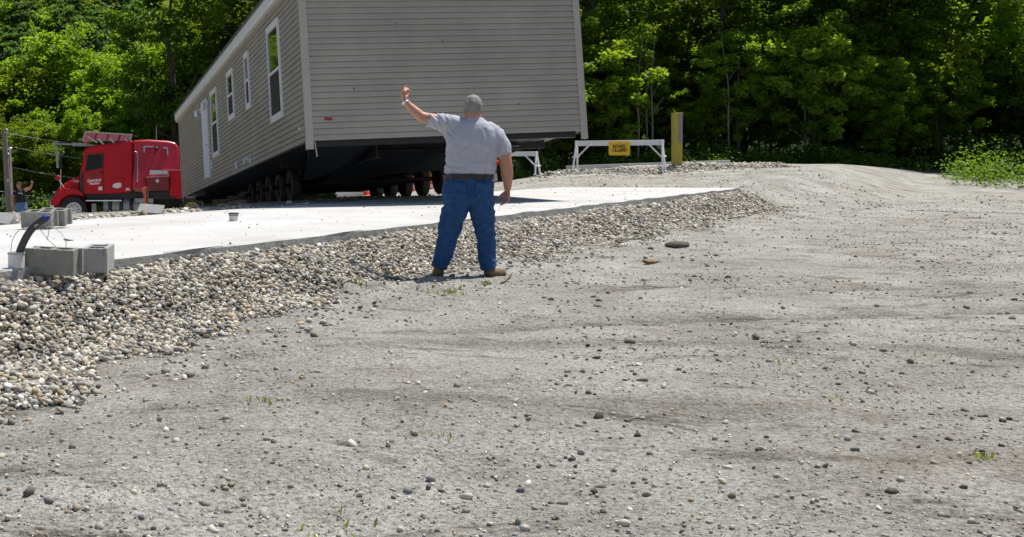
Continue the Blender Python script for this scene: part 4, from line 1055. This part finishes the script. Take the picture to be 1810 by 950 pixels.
# ------------------------------------------------------------------ barricades
def barricade(loc, rz, label, sign):
    t = empty('barricade', loc, rz, label, 'barricade', 'white wooden sawhorse barricades')
    H = .96; L = 2.78
    MB().box((0, 0, H - .08), (L, .045, .165)).build('rail', M['wpaint'], t, bevel=.006)
    for sx in (-1, 1):
        for sy in (-1, 1):
            MB().bar((sx * (L / 2 - .06), sy * .035, H - .01), (sx * (L / 2 + .0), sy * .44, -.06), .10, .045, (1, 0, 0)).build('leg', M['wpaint'], t, bevel=.004)
        MB().bar((sx * (L / 2 - .02), -.25, H * .45), (sx * (L / 2 - .02), .27, H * .47), .05, .13, (1, 0, 0)).build('tie', M['wpaint'], t, bevel=.004)
        MB().bar((sx * (L / 2 - .48), -.04, H - .12), (sx * (L / 2 - .08), -.05, H * .45), .04, .09, (0, 1, 0)).build('brace', M['wpaint'], t, bevel=.004)
    if sign:
        sg = MB().box((0.02, -.05, H - .255), (.66, .012, .44)).build('sign', M['yellow'], t, bevel=.004)
        text('lettering', 'ROAD', .135, M['ink'], sg, (0.02, -.0585, H - .19), (R(90), 0, 0), bold=.006, extrude=.002, sx=1.02)
        text('lettering', 'CL', .135, M['ink'], sg, (-.125, -.0585, H - .312), (R(90), 0, 0), bold=.006, extrude=.002)
        text('lettering', 'O', .10, M['ink'], sg, (-.012, -.0585, H - .325), (R(90), 0, 0), bold=.005, extrude=.002)
        text('lettering', 'SED', .135, M['ink'], sg, (.15, -.0585, H - .312), (R(90), 0, 0), bold=.006, extrude=.002)
        MB().ell((.02, -.057, H - .36), (.03, .003, .035), 10, 6).build('paint_run', mat('orange_run', (0.55, 0.2, 0.01), .5), sg)
    return t
bx_, by_ = P(1094, 300, 36).x, 36.0
barricade((bx_, by_, G(bx_, by_) + .0), R(-22), 'white wooden barricade carrying the yellow ROAD CLOSED sign', True)
bx2 = P(885, 315, 41.5)
barricade((bx2.x, 41.5, .10), R(-24), 'white wooden barricade without a sign, half hidden by the home and man', False)
# timber post at the right
pp = P(1196.5, 300, 36.5)
post = empty('timber_post', (pp.x, pp.y, G(pp.x, pp.y) - .1), R(6), 'stout yellowish timber post with a grey plate, right of the barricade', 'post')
MB().box((0, 0, .90), (.27, .25, 1.80), taper=1.05).build('post', M['ywood'], post, bevel=.012)
MB().box((.07, -.142, 1.30), (.12, .015, .95)).build('plate', M['plate'], post)

# ------------------------------------------------------------------ blocks, pipes, stakes, cones
def block(loc, rot, label, m='block', group=None, flat_end=False):
    """hollow concrete block: two face shells, three webs, open notched ends (or one flat end)"""
    mb = MB(); L, D, H, t = .39, .19, .19, .032
    for sy in (-1, 1): mb.box((0, sy * (D / 2 - t / 2), 0), (L, t, H))
    for xx in (-L / 2 + (.016 if flat_end else .045), 0, L / 2 - .045): mb.box((xx, 0, 0), (.032 - (.002 if flat_end else 0), D - 2 * t + .002, H - .003))
    o = mb.build('concrete_block', M[m], bevel=.004, seg=1)
    o.location = loc; o.rotation_euler = rot; o.scale = (.94, .94, .94)
    return tag(o, label, 'concrete block', group)
def on_slab(px, py):
    """point of the slab's top seen at a pixel"""
    Y = 10.0
    for _ in range(60):
        x = (px - 600) / F * Y; s, d = sd(x, Y); z = slabz(s) + .03
        Y = Y * .5 + .5 * (z * F / (HZ - py))
    return Vector(((px - 600) / F * Y, Y, slabz(sd((px - 600) / F * Y, Y)[0]) + .03))
p = P(92, 486, 7.8); block((p.x, 7.85, p.z + .092), (R(2), R(2), R(-10)), 'grey concrete block on the near gravel, in front of the black pipe')
p = P(165, 482, 8.15); block((p.x + .0, 8.33, p.z + .092), (0, R(-2), R(93)), 'pale concrete block end-on beside the nearest block at the slab edge', 'blockl', flat_end=True)
p = on_slab(66, 406); block((p.x, p.y + .10, p.z + .112), (R(8), R(1), R(-14)), 'concrete block on the far slab edge behind the black pipe, holes upward')
block((p.x + .10, p.y + .31, p.z + .128), (R(8), R(1), R(-14)), 'concrete block tucked behind the pair by the black pipe on the slab')
p = P(268, 384, 16.3); block((p.x, 16.3, p.z + .06), (R(-48), R(4), R(-10)), 'pale concrete block tipped on its side in the gravel before the truck', 'blockl')
p = P(2, 404, 13.9); block((p.x, 13.9, p.z + .07), (R(-48), R(6), R(-14)), 'grey concrete block tipped in the dirt at the far left behind the slab', 'blockl')
# white sleeve with the black pipe and wires
p = P(29, 470, 7.75); base = Vector((p.x, 7.75, slabz(sd(p.x, 7.75)[0]) + .03))
def at(px, py, y=7.75): return P(px, py, y)
sv = empty('conduit_stub', base, 0, 'dirty white pipe sleeve with a bent black pipe and loose wires on the slab', 'pipe')
def loc(v): return Vector(v) - base
MB().lathe([(.052, 0), (.056, .0), (.056, .105), (.050, .108), (.047, .1), (.047, .02)], (0, 0, 0), 'z', 24).build('sleeve', M['pvc'], sv, smooth=True)
MB().lathe([(.058, .092), (.060, .100), (.058, .108), (.052, .109)], (0, 0, 0), 'z', 24).build('rim', M['wire'], sv, smooth=True)
bp_ = MB(); limb(bp_, [loc(at(33, 452)), loc(at(36, 442)), loc(at(44, 424)), loc(at(54, 408)), loc(at(66, 396)), loc(at(80, 386.5))], [.026] * 6, 16, 5); bent = bp_.build('black_pipe', M['poly'], sv, smooth=True)
MB().tube([loc(at(78, 387.5)), loc(at(82, 385.2)), loc(at(88, 382.5))], [.028, .026, .008], 14).build('blue_tape', M['blue'], bent, smooth=True)
MB().tube([loc(at(64.5, 397)) , loc(at(66.5, 400))], [.029, .029], 14).build('wire_wrap', M['wire'], bent, smooth=True)
wm = MB()
def curve(mb, pts, r=.0025): limb(mb, pts, [r] * len(pts), 6, 6)
curve(wm, [loc(at(19, 447)), loc(at(22, 425)), loc(at(31, 410)), loc(at(45, 402.5)), loc(at(62, 402))])
curve(wm, [loc(at(66, 398)), loc(at(74, 410)), loc(at(88, 427)), loc(at(103, 440, 7.85))])
curve(wm, [loc(at(80, 401)), loc(at(86, 407)), loc(at(85, 417)), loc(at(82.5, 425))])
curve(wm, [loc(at(84, 401)), loc(at(98, 405)), loc(at(110, 415)), loc(at(116.5, 427)), loc(at(116.5, 437, 8.0))])
wm.build('loose_wire', M['wire'], sv, smooth=True)
p = on_slab(413, 391)
stb = empty('pipe_stub', p, 0, 'short white pipe stub with a black cap standing on the slab', 'pipe')
MB().lathe([(.055, 0), (.055, .062), (.05, .062), (.05, .0)], (0, 0, 0), 'z', 24).build('sleeve', M['pvc'], stb, smooth=True)
MB().lathe([(.001, .102), (.060, .102), (.063, .098), (.063, .076), (.060, .074), (.058, .062), (.03, .062)], (0, 0, 0), 'z', 24).build('cap', M['poly'], stb, smooth=True)
MB().lathe([(.0635, .072), (.0635, .08)], (0, 0, 0), 'z', 24).build('band', M['pvc'], stb, smooth=True)
p = on_slab(119, 426)
mb = MB(); mb.box((p.x, p.y, p.z + .008), (.05, .05, .012), Matrix.Rotation(.5, 3, 'Z') @ Matrix.Rotation(.2, 3, 'Y')); mb.box((p.x + .035, p.y - .01, p.z + .006), (.05, .02, .006), Matrix.Rotation(.1, 3, 'Z')); mb.box((p.x - .02, p.y + .015, p.z + .012), (.03, .03, .01), Matrix.Rotation(.9, 3, 'Z'))
tag(mb.build('rubber_scrap', M['black'], bevel=.003), 'small black scrap lying on the white slab near the wires', 'scrap')
# orange stake before the truck
p = P(257.5, 372, 32.5)
st = empty('marker_post', (p.x, 32.5, G(p.x, 32.5)), 0, 'orange painted marker post standing before the red truck', 'stake')
MB().box((-.015, 0, .34), (.08, .05, .80), Matrix.Rotation(R(-1.5), 3, 'Y')).build('post', M['orange'], st, bevel=.006)
MB().box((.05, .02, .33), (.045, .04, .76), Matrix.Rotation(R(-1.5), 3, 'Y')).build('wood_stake', M['brownwood'], st)
MB().ell((-.075, 0, .68), (.04, .02, .035)).ell((-.07, 0, .60), (.04, .02, .03)).build('ribbon_knot', M['orange'], st, smooth=True)
# cones beyond the home
def cone(px, py, Y, label):
    q = P(px, py, Y); z0 = G(q.x, q.y)
    t = empty('traffic_cone', (q.x, q.y, z0), 0, label, 'traffic cone', 'orange traffic cones beyond the home')
    MB().lathe([(.14, .03), (.13, .05), (.035, .70), (.03, .71), (.0, .71)], (0, 0, 0), 'z', 22).build('body', M['coneo'], t, smooth=True)
    MB().box((0, 0, .015), (.36, .36, .03)).build('base', M['black'], t, bevel=.01)
    MB().lathe([(.108, .2), (.085, .36)], (.0, 0, 0.0), 'z', 22).build('band', M['decal'], t, smooth=True)
cone(648, 346, 42.5, 'orange traffic cone seen under the home beside the stacked boards')
cone(731, 345, 42.5, 'orange traffic cone under the home, middle one of the three')
cone(762, 345, 42.5, "orange traffic cone under the home, closest to the man's hip")
q = P(622, 345, 43); lp = empty('lumber_stack', (q.x, 43.0, G(q.x, 43) + .0), R(8), 'small stack of pale boards on the ground beyond the home', 'boards')
for k in range(5): MB().box((random.uniform(-.05, .05), (k % 2) * .16 - .08, .06 + .045 * k), (1.15, .13, .038), Matrix.Rotation(R(random.uniform(-3, 3)), 3, 'Z')).build('board', M['wpaint'] if k % 2 else M['pvc'], lp)
# red hose or tarp on the far pad
mb = MB(); mb.ell((9.6, 41.2, G(9.6, 41.2) + .09), (.55, .25, .06), 16, 8); mb.ell((10.0, 41.15, G(10, 41.2) + .07), (.4, .2, .05), 16, 8)
tag(mb.build('tarp', mat('pink_tarp', (0.42, 0.16, 0.20), .7, var=.2), smooth=True), 'crumpled faded red tarp on the white pad behind the sign', 'tarp')

# ------------------------------------------------------------------ poles and wires
pb = P(17.5, 372, 47.5); gz = G(pb.x, 47.5)
pole = empty('utility_pole', (pb.x, 47.5, gz), 0, 'leaning grey wooden utility pole beside the far worker', 'pole')
tp_ = P(7.3, 229, 47.5) - Vector((pb.x, 47.5, gz))
MB().tube([(.03, 0, -.4), tuple(tp_ * .5), tuple(tp_)], [.14, .125, .105], 14).build('shaft', M['wood'], pole, smooth=True)
MB().box(tp_ * .45 + Vector((.06, -.13, 0)), (.05, .06, .12)).build('bracket', M['alu'], pole)
for zz in (.72, .98):
    mb = MB(); mb.lathe([(.02, 0), (.045, .02), (.03, .05), (.045, .08), (.02, .1)], tp_ * zz + Vector((.12, -.05, 0)), 'z', 10); mb.build('insulator', M['alu'], pole, smooth=True)
pb2 = P(25, 372, 46.5); gz2 = G(pb2.x, 46.5)
mast = empty('service_mast', (pb2.x, 46.5, gz2), 0, 'thin grey metal mast beside the wooden utility pole', 'pole')
t2 = P(18, 263, 46.5) - Vector((pb2.x, 46.5, gz2))
MB().tube([(0, 0, -.3), tuple(t2)], [.045, .042], 10).build('shaft', M['alu'], mast, smooth=True)
MB().ell(t2, (.10, .08, .06)).build('weather_head', M['alu'], mast, smooth=True)
MB().box((-.02, -.06, .45), (.09, .05, 1.1)).build('meter_pipe', mat('brass_pipe', (.3, .22, .06), .5), mast)
for k, (a, b) in enumerate((((8, 234), (300, 262)), ((14, 258), (300, 288)), ((24, 296.5), (300, 322)), ((-40, 331), (300, 362)))):
    A3, B3 = P(a[0], a[1], 47.3), P(b[0], b[1], 50.0); pts = []
    for i in range(15):
        u = i / 14; q = A3.lerp(B3, u); q.z -= .22 * 4 * u * (1 - u); pts.append(q)
    names = ['topmost overhead wire running from the top of the utility pole', 'second overhead wire from the utility pole, above the worker', 'third overhead wire, passing just above the far worker', "lowest overhead wire, level with the far worker's waist"]
    tag(MB().tube(pts, .009, 6).build('power_line', M['wire'], smooth=True), names[k], 'wire', 'overhead wires at the utility pole')

# ------------------------------------------------------------------ sticks, weeds
def stick(pts, r, label, m='bark', name='stick'):
    mb = MB(); limb(mb, pts, [r * 1.1] + [r] * (len(pts) - 2) + [r * .5], 8, 4)
    tag(mb.build(name, M[m], smooth=True), label, 'stick')
def gp(px, py, up=.0):
    Y = 10.0
    for _ in range(80):
        x = (px - 600) / F * Y; z = G(x, Y) + up; Y = Y * .6 + .4 * (z * F / (HZ - py))
    return Vector(((px - 600) / F * Y, Y, z))
stick([gp(886, 501, .008), gp(894, 497, .01), gp(900, 491, .014), gp(905, 484, .02)], .008, "dark curved twig on the dirt beside the man's right boot")
stick([gp(806, 475.5, .012), gp(826, 475, .012), gp(849, 473.5, .016)], .010, "straight dark stick on the ground between the man's feet", 'bark')
q = gp(1150, 463, .02)
tag(MB().box(q, (.16, .10, .035), Matrix.Rotation(.5, 3, 'Z') @ Matrix.Rotation(.2, 3, 'X')).build('wood_offcut', M['brownwood'], bevel=.004), 'small brown wood offcut on the bare dirt at the right', 'offcut')
q = gp(1195, 433, .03)
tag(MB().ell(q, (.16, .10, .05), 14, 8).ell(q + Vector((.1, .02, .0)), (.09, .08, .045), 12, 8).build('dirt_clod', mat('clod', (.13, .115, .095), .95, var=.3, vscale=18, bump=.8), smooth=True), 'dark lump of earth on the dirt at the right below the slab end', 'clod')
q = gp(1130, 446, .0)
def weeds(name, spots, h, label):
    vs = []; fs = []
    for (cx, cy, nb, spread) in spots:
        for _ in range(nb):
            a = random.uniform(0, 6.28); rr = random.random() * spread; x0, y0 = cx + rr * math.cos(a), cy + rr * math.sin(a); z0 = G(x0, y0)
            hh = h * random.uniform(.4, 1.1); lean = Vector((random.gauss(0, .5), random.gauss(0, .5), 1)).normalized() * hh
            sd_ = Vector((math.cos(a * 3), math.sin(a * 3), 0)) * hh * .10
            k = len(vs); b0 = Vector((x0, y0, z0)); vs += [b0 - sd_, b0 + sd_, b0 + lean * .6 + sd_ * 1.6, b0 + lean, b0 + lean * .6 - sd_ * 1.6]; fs.append((k, k + 1, k + 2, k + 3, k + 4))
    return tag(MB().add(vs, fs).build(name, M['weed']), label, 'weeds', kind='stuff')
a1 = gp(795, 518); a2 = gp(860, 499); a3 = gp(632, 504); a4 = gp(765, 510)
weeds('weeds', [(a1.x, a1.y, 90, .22), (a2.x - .02, a2.y - .1, 40, .07), (a3.x, a3.y, 40, .09), (a4.x, a4.y, 8, .02)], .04, "thin sprigs of young weeds in the dirt round the man's feet")
sp = [(random.uniform(-3.5, 6.5), random.uniform(3.2, 7.5), random.randint(8, 26), random.uniform(.04, .18)) for _ in range(16)]
sp = [q for q in sp if sd(q[0], q[1])[1] > 1.9]
weeds('weeds', sp, .035, 'low weeds scattered over the bare dirt nearest the viewer')

# ------------------------------------------------------------------ trees
def leaves(c, size, up=0.6, elong=1.0):
    """one kite shaped, slightly folded face per leaf spray"""
    n = len(c)
    nrm = RNG.normal(0, 1, (n, 3)); nrm[:, 2] = np.abs(nrm[:, 2]) + up * 1.6; nrm /= np.linalg.norm(nrm, axis=1)[:, None]
    a = RNG.normal(0, 1, (n, 3)); a -= nrm * (a * nrm).sum(1)[:, None]; a /= np.linalg.norm(a, axis=1)[:, None]
    b = np.cross(nrm, a)
    sz = size * RNG.uniform(.55, 1.25, n)
    L = (sz * elong)[:, None]; Wd = (sz * .72 / max(elong, 1) ** .5)[:, None]
    droop = (sz * RNG.uniform(.05, .4, n))[:, None]
    v = np.stack([c - a * L * .5 - nrm * droop * .3, c + b * Wd * .5 + nrm * droop * .15, c + a * L * .55 - nrm * droop, c - b * Wd * .5 + nrm * droop * .15], 1)
    return v.reshape(-1, 3), np.arange(n * 4).reshape(-1, 4)

def broadleaf(name, H, hb, Rc, clumps, per, lsize, m, bark='bark', flat=.62, trunk_r=.16, hollow=.45, wide_low=0.0):
    t = empty(name, (0, 0, 0)); cz = (H + hb) / 2; rz = (H - hb) / 2
    dirs = RNG.normal(0, 1, (clumps, 3)); dirs /= np.linalg.norm(dirs, axis=1)[:, None]
    rad = RNG.uniform(hollow, 1.0, clumps) ** .7
    lob = 1 + .22 * np.sin(dirs[:, 0] * 4.1 + 1) * np.cos(dirs[:, 1] * 3.7 + dirs[:, 2] * 3)
    cc = dirs * rad[:, None] * lob[:, None] * np.array([Rc, Rc, rz]) * .88
    if wide_low: cc[:, :2] *= (1 - wide_low * (cc[:, 2:3] / rz))
    cc[:, 2] += cz
    pts = []; tone = []
    for c in cc:
        k = int(per * RNG.uniform(.6, 1.4)); r = Rc * RNG.uniform(.10, .25)
        q = RNG.normal(0, 1, (k, 3)); q /= np.linalg.norm(q, axis=1)[:, None]; q *= (RNG.uniform(0, 1, k) ** .45)[:, None]
        q *= np.array([r, r, r * flat]); pts.append(c + q); tone.append(np.full(k, RNG.uniform(.1, .9)) + RNG.normal(0, .18, k))
    pts = np.concatenate(pts); tone = np.clip(np.concatenate(tone), 0, 1)
    v, f = leaves(pts, lsize)
    np_mesh('crown', v, f, m, t, {'tone': tone})
    tb = MB(); top = cz + rz * .45
    bend = [(RNG.normal(0, .05) * Rc, RNG.normal(0, .05) * Rc) for _ in range(5)]
    path = [(bend[i][0] * i / 4, bend[i][1] * i / 4, -.4 + (top + .4) * i / 4) for i in range(5)]
    tb.tube(path, [trunk_r * 1.25, trunk_r, trunk_r * .85, trunk_r * .6, trunk_r * .2], 9)
    for c in cc[:: max(1, len(cc) // 14)]:
        zz = max(hb * .7, min(c[2] - .4 * Rc, top * .9)); u = (zz + .4) / (top + .4)
        i = min(3, int(u * 4)); fr = u * 4 - i
        p0 = Vector(path[i]).lerp(Vector(path[i + 1]), fr); p1 = Vector(c); mid = p0.lerp(p1, .5) + Vector((0, 0, -.08 * Rc))
        tb.tube([p0, mid, p1], [trunk_r * .42, trunk_r * .25, trunk_r * .08], 6)
    tb.build('trunk', M[bark], t, smooth=True)
    return t

def conifer(name, H, hb, Rc, per, lsize, m, levels=22):
    t = empty(name, (0, 0, 0)); pts = []; tone = []; tb = MB()
    tb.tube([(0, 0, -.4), (.05, .02, H * .5), (0, 0, H)], [H * .017, H * .011, .02], 8)
    for i in range(levels):
        u = i / (levels - 1); z = hb + (H - hb) * u; r = Rc * (1 - u) ** .75 + .15
        for k in range(7):
            a = RNG.uniform(0, 6.28); rr = r * RNG.uniform(.65, 1.1); dz = RNG.normal(0, .2)
            n_ = max(4, int(per * rr / Rc)); s_ = RNG.uniform(.12, 1, n_)
            sp = .16 * rr
            q = np.stack([math.cos(a) * rr * s_, math.sin(a) * rr * s_, z + dz - .12 * rr * s_ + .1 * s_ ** 2 * rr], -1) + RNG.normal(0, 1, (n_, 3)) * np.array([sp, sp, sp * .35])
            pts.append(q); tone.append(np.clip(RNG.normal(.45, .25, n_), 0, 1))
            if k < 3: tb.tube([(0, 0, z), (math.cos(a) * rr * .9, math.sin(a) * rr * .9, z + dz - .06 * rr)], [.035, .01], 5)
    pts = np.concatenate(pts); v, f = leaves(pts, lsize, .35, 1.9)
    np_mesh('crown', v, f, m, t, {'tone': np.concatenate(tone)})
    tb.build('trunk', M['bark'], t, smooth=True)
    return t

used = set()
def plant(proto, x, y, sc, label, group, rz=None, zoff=0.0, sq=1.0):
    loc = (x, y, G(x, y) + zoff); rz = random.uniform(0, 6.28) if rz is None else rz
    scv = (sc * random.uniform(.92, 1.08), sc * random.uniform(.92, 1.08), sc * sq)
    if proto.name not in used:
        used.add(proto.name); o = proto; o.location = loc; o.rotation_euler = (0, 0, rz); o.scale = scv
    else: o = copy_thing(proto, loc, rz, scv)
    tag(o, label, 'tree', group); return o

mapleA = broadleaf('maple_tree', 10.5, 1.2, 4.3, 190, 170, .21, M['leafA'], wide_low=.12)
mapleB = broadleaf('maple_tree', 11.5, 1.8, 3.7, 175, 165, .20, M['leafA'])
ashA = broadleaf('ash_tree', 15.0, 3.0, 3.6, 170, 85, .19, M['leafB'], flat=.5, trunk_r=.17)
ashB = broadleaf('ash_tree', 17.0, 5.0, 4.0, 165, 90, .20, M['leafB'], flat=.55, trunk_r=.19)
oakD = broadleaf('forest_tree', 16.0, 3.6, 4.4, 165, 125, .22, M['leafC'], trunk_r=.22)
oakE = broadleaf('forest_tree', 14.0, 2.2, 3.8, 155, 125, .215, M['leafC'], trunk_r=.18)
sapl = broadleaf('sapling', 5.2, .3, 1.8, 75, 90, .16, M['leafA'], trunk_r=.035, hollow=.2)
bush = broadleaf('young_tree', 6.5, .3, 2.6, 110, 100, .18, M['leafB'], trunk_r=.07, hollow=.25)
pineA = conifer('pine_tree', 16.0, 1.6, 3.6, 34, .34, M['needle'], 26)
farA = broadleaf('hill_tree', 13.0, 1.5, 4.8, 90, 60, .55, M['leafF'], trunk_r=.2)
farB = broadleaf('hill_tree', 15.0, 2.0, 4.4, 80, 60, .55, M['leafG'], trunk_r=.2)
farP = conifer('hill_pine', 16.0, 1.5, 3.0, 12, .8, M['needle'], 16)

GL = 'trees of the wood behind the red truck'
def at_px(px, Y): return (px - 600) / F * Y
# big bright maples behind the truck
plant(mapleA, at_px(128, 62), 62, .98, 'broad bright green maple, tallest crown rising right behind the red truck', GL, .4)
plant(mapleA, at_px(222, 60), 60, .84, 'round bright maple to the right of the tallest maple, above the truck sleeper', GL, 2.1)
plant(mapleB, at_px(40, 61), 61, .74, 'bright maple left of the tallest maple, behind the utility pole', GL, 1.0)
LB = 'leafy tree in the dense green wood behind the red truck'
for px, Y, sc, pr in ((290, 57, .80, mapleB), (-30, 63, .8, mapleA), (330, 58, .80, ashA), (75, 66, .72, mapleB), (180, 67, .78, mapleA), (-90, 60, .9, mapleB), (385, 66, .95, ashA), (300, 68, .80, mapleB), (310, 56, .60, mapleB), (352, 57, .72, mapleA), (345, 76, 1.02, ashA), (410, 60, .85, mapleB), (-170, 58, .95, mapleA), (-260, 60, 1.0, ashA), (440, 72, 1.05, ashB), (260, 56, .55, mapleA), (150, 56, .5, mapleB), (60, 55, .48, mapleA), (-330, 56, 1.0, mapleA), (-420, 60, 1.05, ashB), (-520, 54, 1.0, mapleB), (0, 56, .5, mapleA), (-640, 52, 1.0, ashA)):
    plant(pr, at_px(px, Y), Y, sc, LB, GL)
plant(pineA, at_px(405, 55), 55, .86, 'dark pine beside the roof edge of the home, behind the leafy trees', GL)
plant(pineA, at_px(455, 58), 58, 1.0, 'second dark pine rising behind the home roof line', GL)
# wood on the right
GR = 'trees of the dark wood behind the barricades'
LR = 'tall forest tree in the dark wood behind the barricades'
protos = [oakD, oakE, oakD, ashB, oakE, oakD]
k = 0
for row, (Y, x0, x1, dx) in enumerate(((49, 10.5, 36, 6.6), (51.5, -7, 9, 3.8), (55, 8.0, 40, 6.0), (62, 1, 43, 6.0), (70, -6, 48, 5.2), (80, -12, 56, 5.2), (91, -8, 64, 5.8))):
    x = x0
    while x < x1:
        plant(protos[k % 6], x + random.uniform(-.9, .9), Y + random.uniform(-1.6, 1.6), random.uniform(.85, 1.15), LR, GR); k += 1; x += dx
LS = 'slender leafy sapling at the edge of the dark wood'
for i in range(46):
    x = random.uniform(6.5, 32); plant(sapl, x, 44.4 + .1 * x + random.uniform(-.6, 5.5), random.uniform(.6, 1.5), LS, GR)
for i in range(7):
    x = random.uniform(7.5, 33); plant(mapleB, x, 45.6 + .1 * x + random.uniform(-.8, 2.5), random.uniform(.42, .72), 'half grown bright maple at the edge of the dark wood', GR)
for i in range(24):
    x = random.uniform(-2, 40); plant(bush, x, 49 + random.uniform(0, 22), random.uniform(.8, 1.5), 'low branched young tree filling the dark wood', GR)
for px, Y in ((1127, 45), (1143, 46), (1152, 45.5), (1290, 46)):
    x = at_px(px, Y); g = G(x, Y); mb = MB(); lean = random.uniform(-.4, .5)
    t = empty('bare_sapling', (x, Y, g), 0, 'thin pale bare stem standing at the dark wood edge', 'tree', 'thin pale stems at the edge of the dark wood')
    limb(mb, [(0, 0, -.2), (lean * .2, 0, 1.6), (lean * .1, .1, 3.2), (lean, .2, 5.2)], [.045, .036, .028, .012], 8)
    mb.build('trunk', M['palebark'], t, smooth=True)
    mb = MB()
    for _ in range(5):
        zz = random.uniform(1.5, 4.2); a = random.uniform(0, 6.28); mb.tube([(lean * .25, .05, zz), (lean * .25 + .5 * math.cos(a), .5 * math.sin(a), zz + .7)], [.014, .005], 5)
    mb.build('twig', M['palebark'], t)
for i in range(9):
    plant(bush, random.uniform(29, 45), random.uniform(49, 62), random.uniform(1.0, 1.6), 'low branched young tree filling the dark wood', GR)
# hillside
GH = 'trees on the far wooded hillside'
for r_ in range(15):
    Y0 = 174 + r_ * 13.0
    for c_ in range(19):
        Y = Y0 + random.uniform(-4.5, 4.5); x = (-.43 + .40 * (c_ + (r_ % 2) * .5 + random.uniform(-.3, .3)) / 19) * Y
        pr = random.choice([farA, farA, farB, farB, farP])
        plant(pr, x, Y, random.uniform(.68, 1.1), 'distant conifer on the wooded hillside' if pr is farP else 'distant round crowned tree on the wooded hillside', GH if pr is not farP else 'conifers on the far wooded hillside')
# undergrowth
def brush(name, spots, lsize, m, label):
    pts = []; tone = []
    for (x, y, r, h, k) in spots:
        q = RNG.normal(0, 1, (k, 3)); q /= np.linalg.norm(q, axis=1)[:, None]; q *= (RNG.uniform(0, 1, k) ** .5)[:, None]
        q = q * np.array([r, r, h]); q[:, 2] = np.abs(q[:, 2]); q += np.array([x, y, G(x, y)]); pts.append(q); tone.append(np.clip(RNG.normal(RNG.uniform(.2, .7), .2, k), 0, 1))
    v, f = leaves(np.concatenate(pts), lsize); return tag(np_mesh(name, v, f, m, None, {'tone': np.concatenate(tone)}), label, 'undergrowth', kind='stuff')
spots = [(random.uniform(6, 36), 0, random.uniform(.7, 1.5), random.uniform(.6, 1.8), 260) for _ in range(110)]
spots = [(x, 44.6 + .1 * x + random.uniform(0, 9), r, h, k) for x, _, r, h, k in spots]
spots += [(random.uniform(-5, 6.5), random.uniform(48.5, 51), random.uniform(.8, 1.4), random.uniform(.8, 1.7), 260) for _ in range(34)]
spots += [(x, 40 + random.uniform(-3, 6), random.uniform(.8, 1.6), random.uniform(.8, 1.8), 260) for x in [random.uniform(22, 38) for _ in range(40)]]
spots += [(x, 43.6 + .1 * x + random.uniform(-.5, 1.2), random.uniform(.5, 1.0), random.uniform(.4, 1.1), 260) for x in [random.uniform(6.5, 24) for _ in range(44)]]
brush('undergrowth', spots, .13, M['leafC'], 'shady leafy undergrowth at the foot of the dark wood')
spots = [(random.uniform(-30, 2), random.uniform(50, 56), random.uniform(.8, 1.6), random.uniform(.7, 2.0), 240) for _ in range(70)]
brush('undergrowth', spots, .14, M['leafC'], 'dark brushy undergrowth behind the red truck and pole')
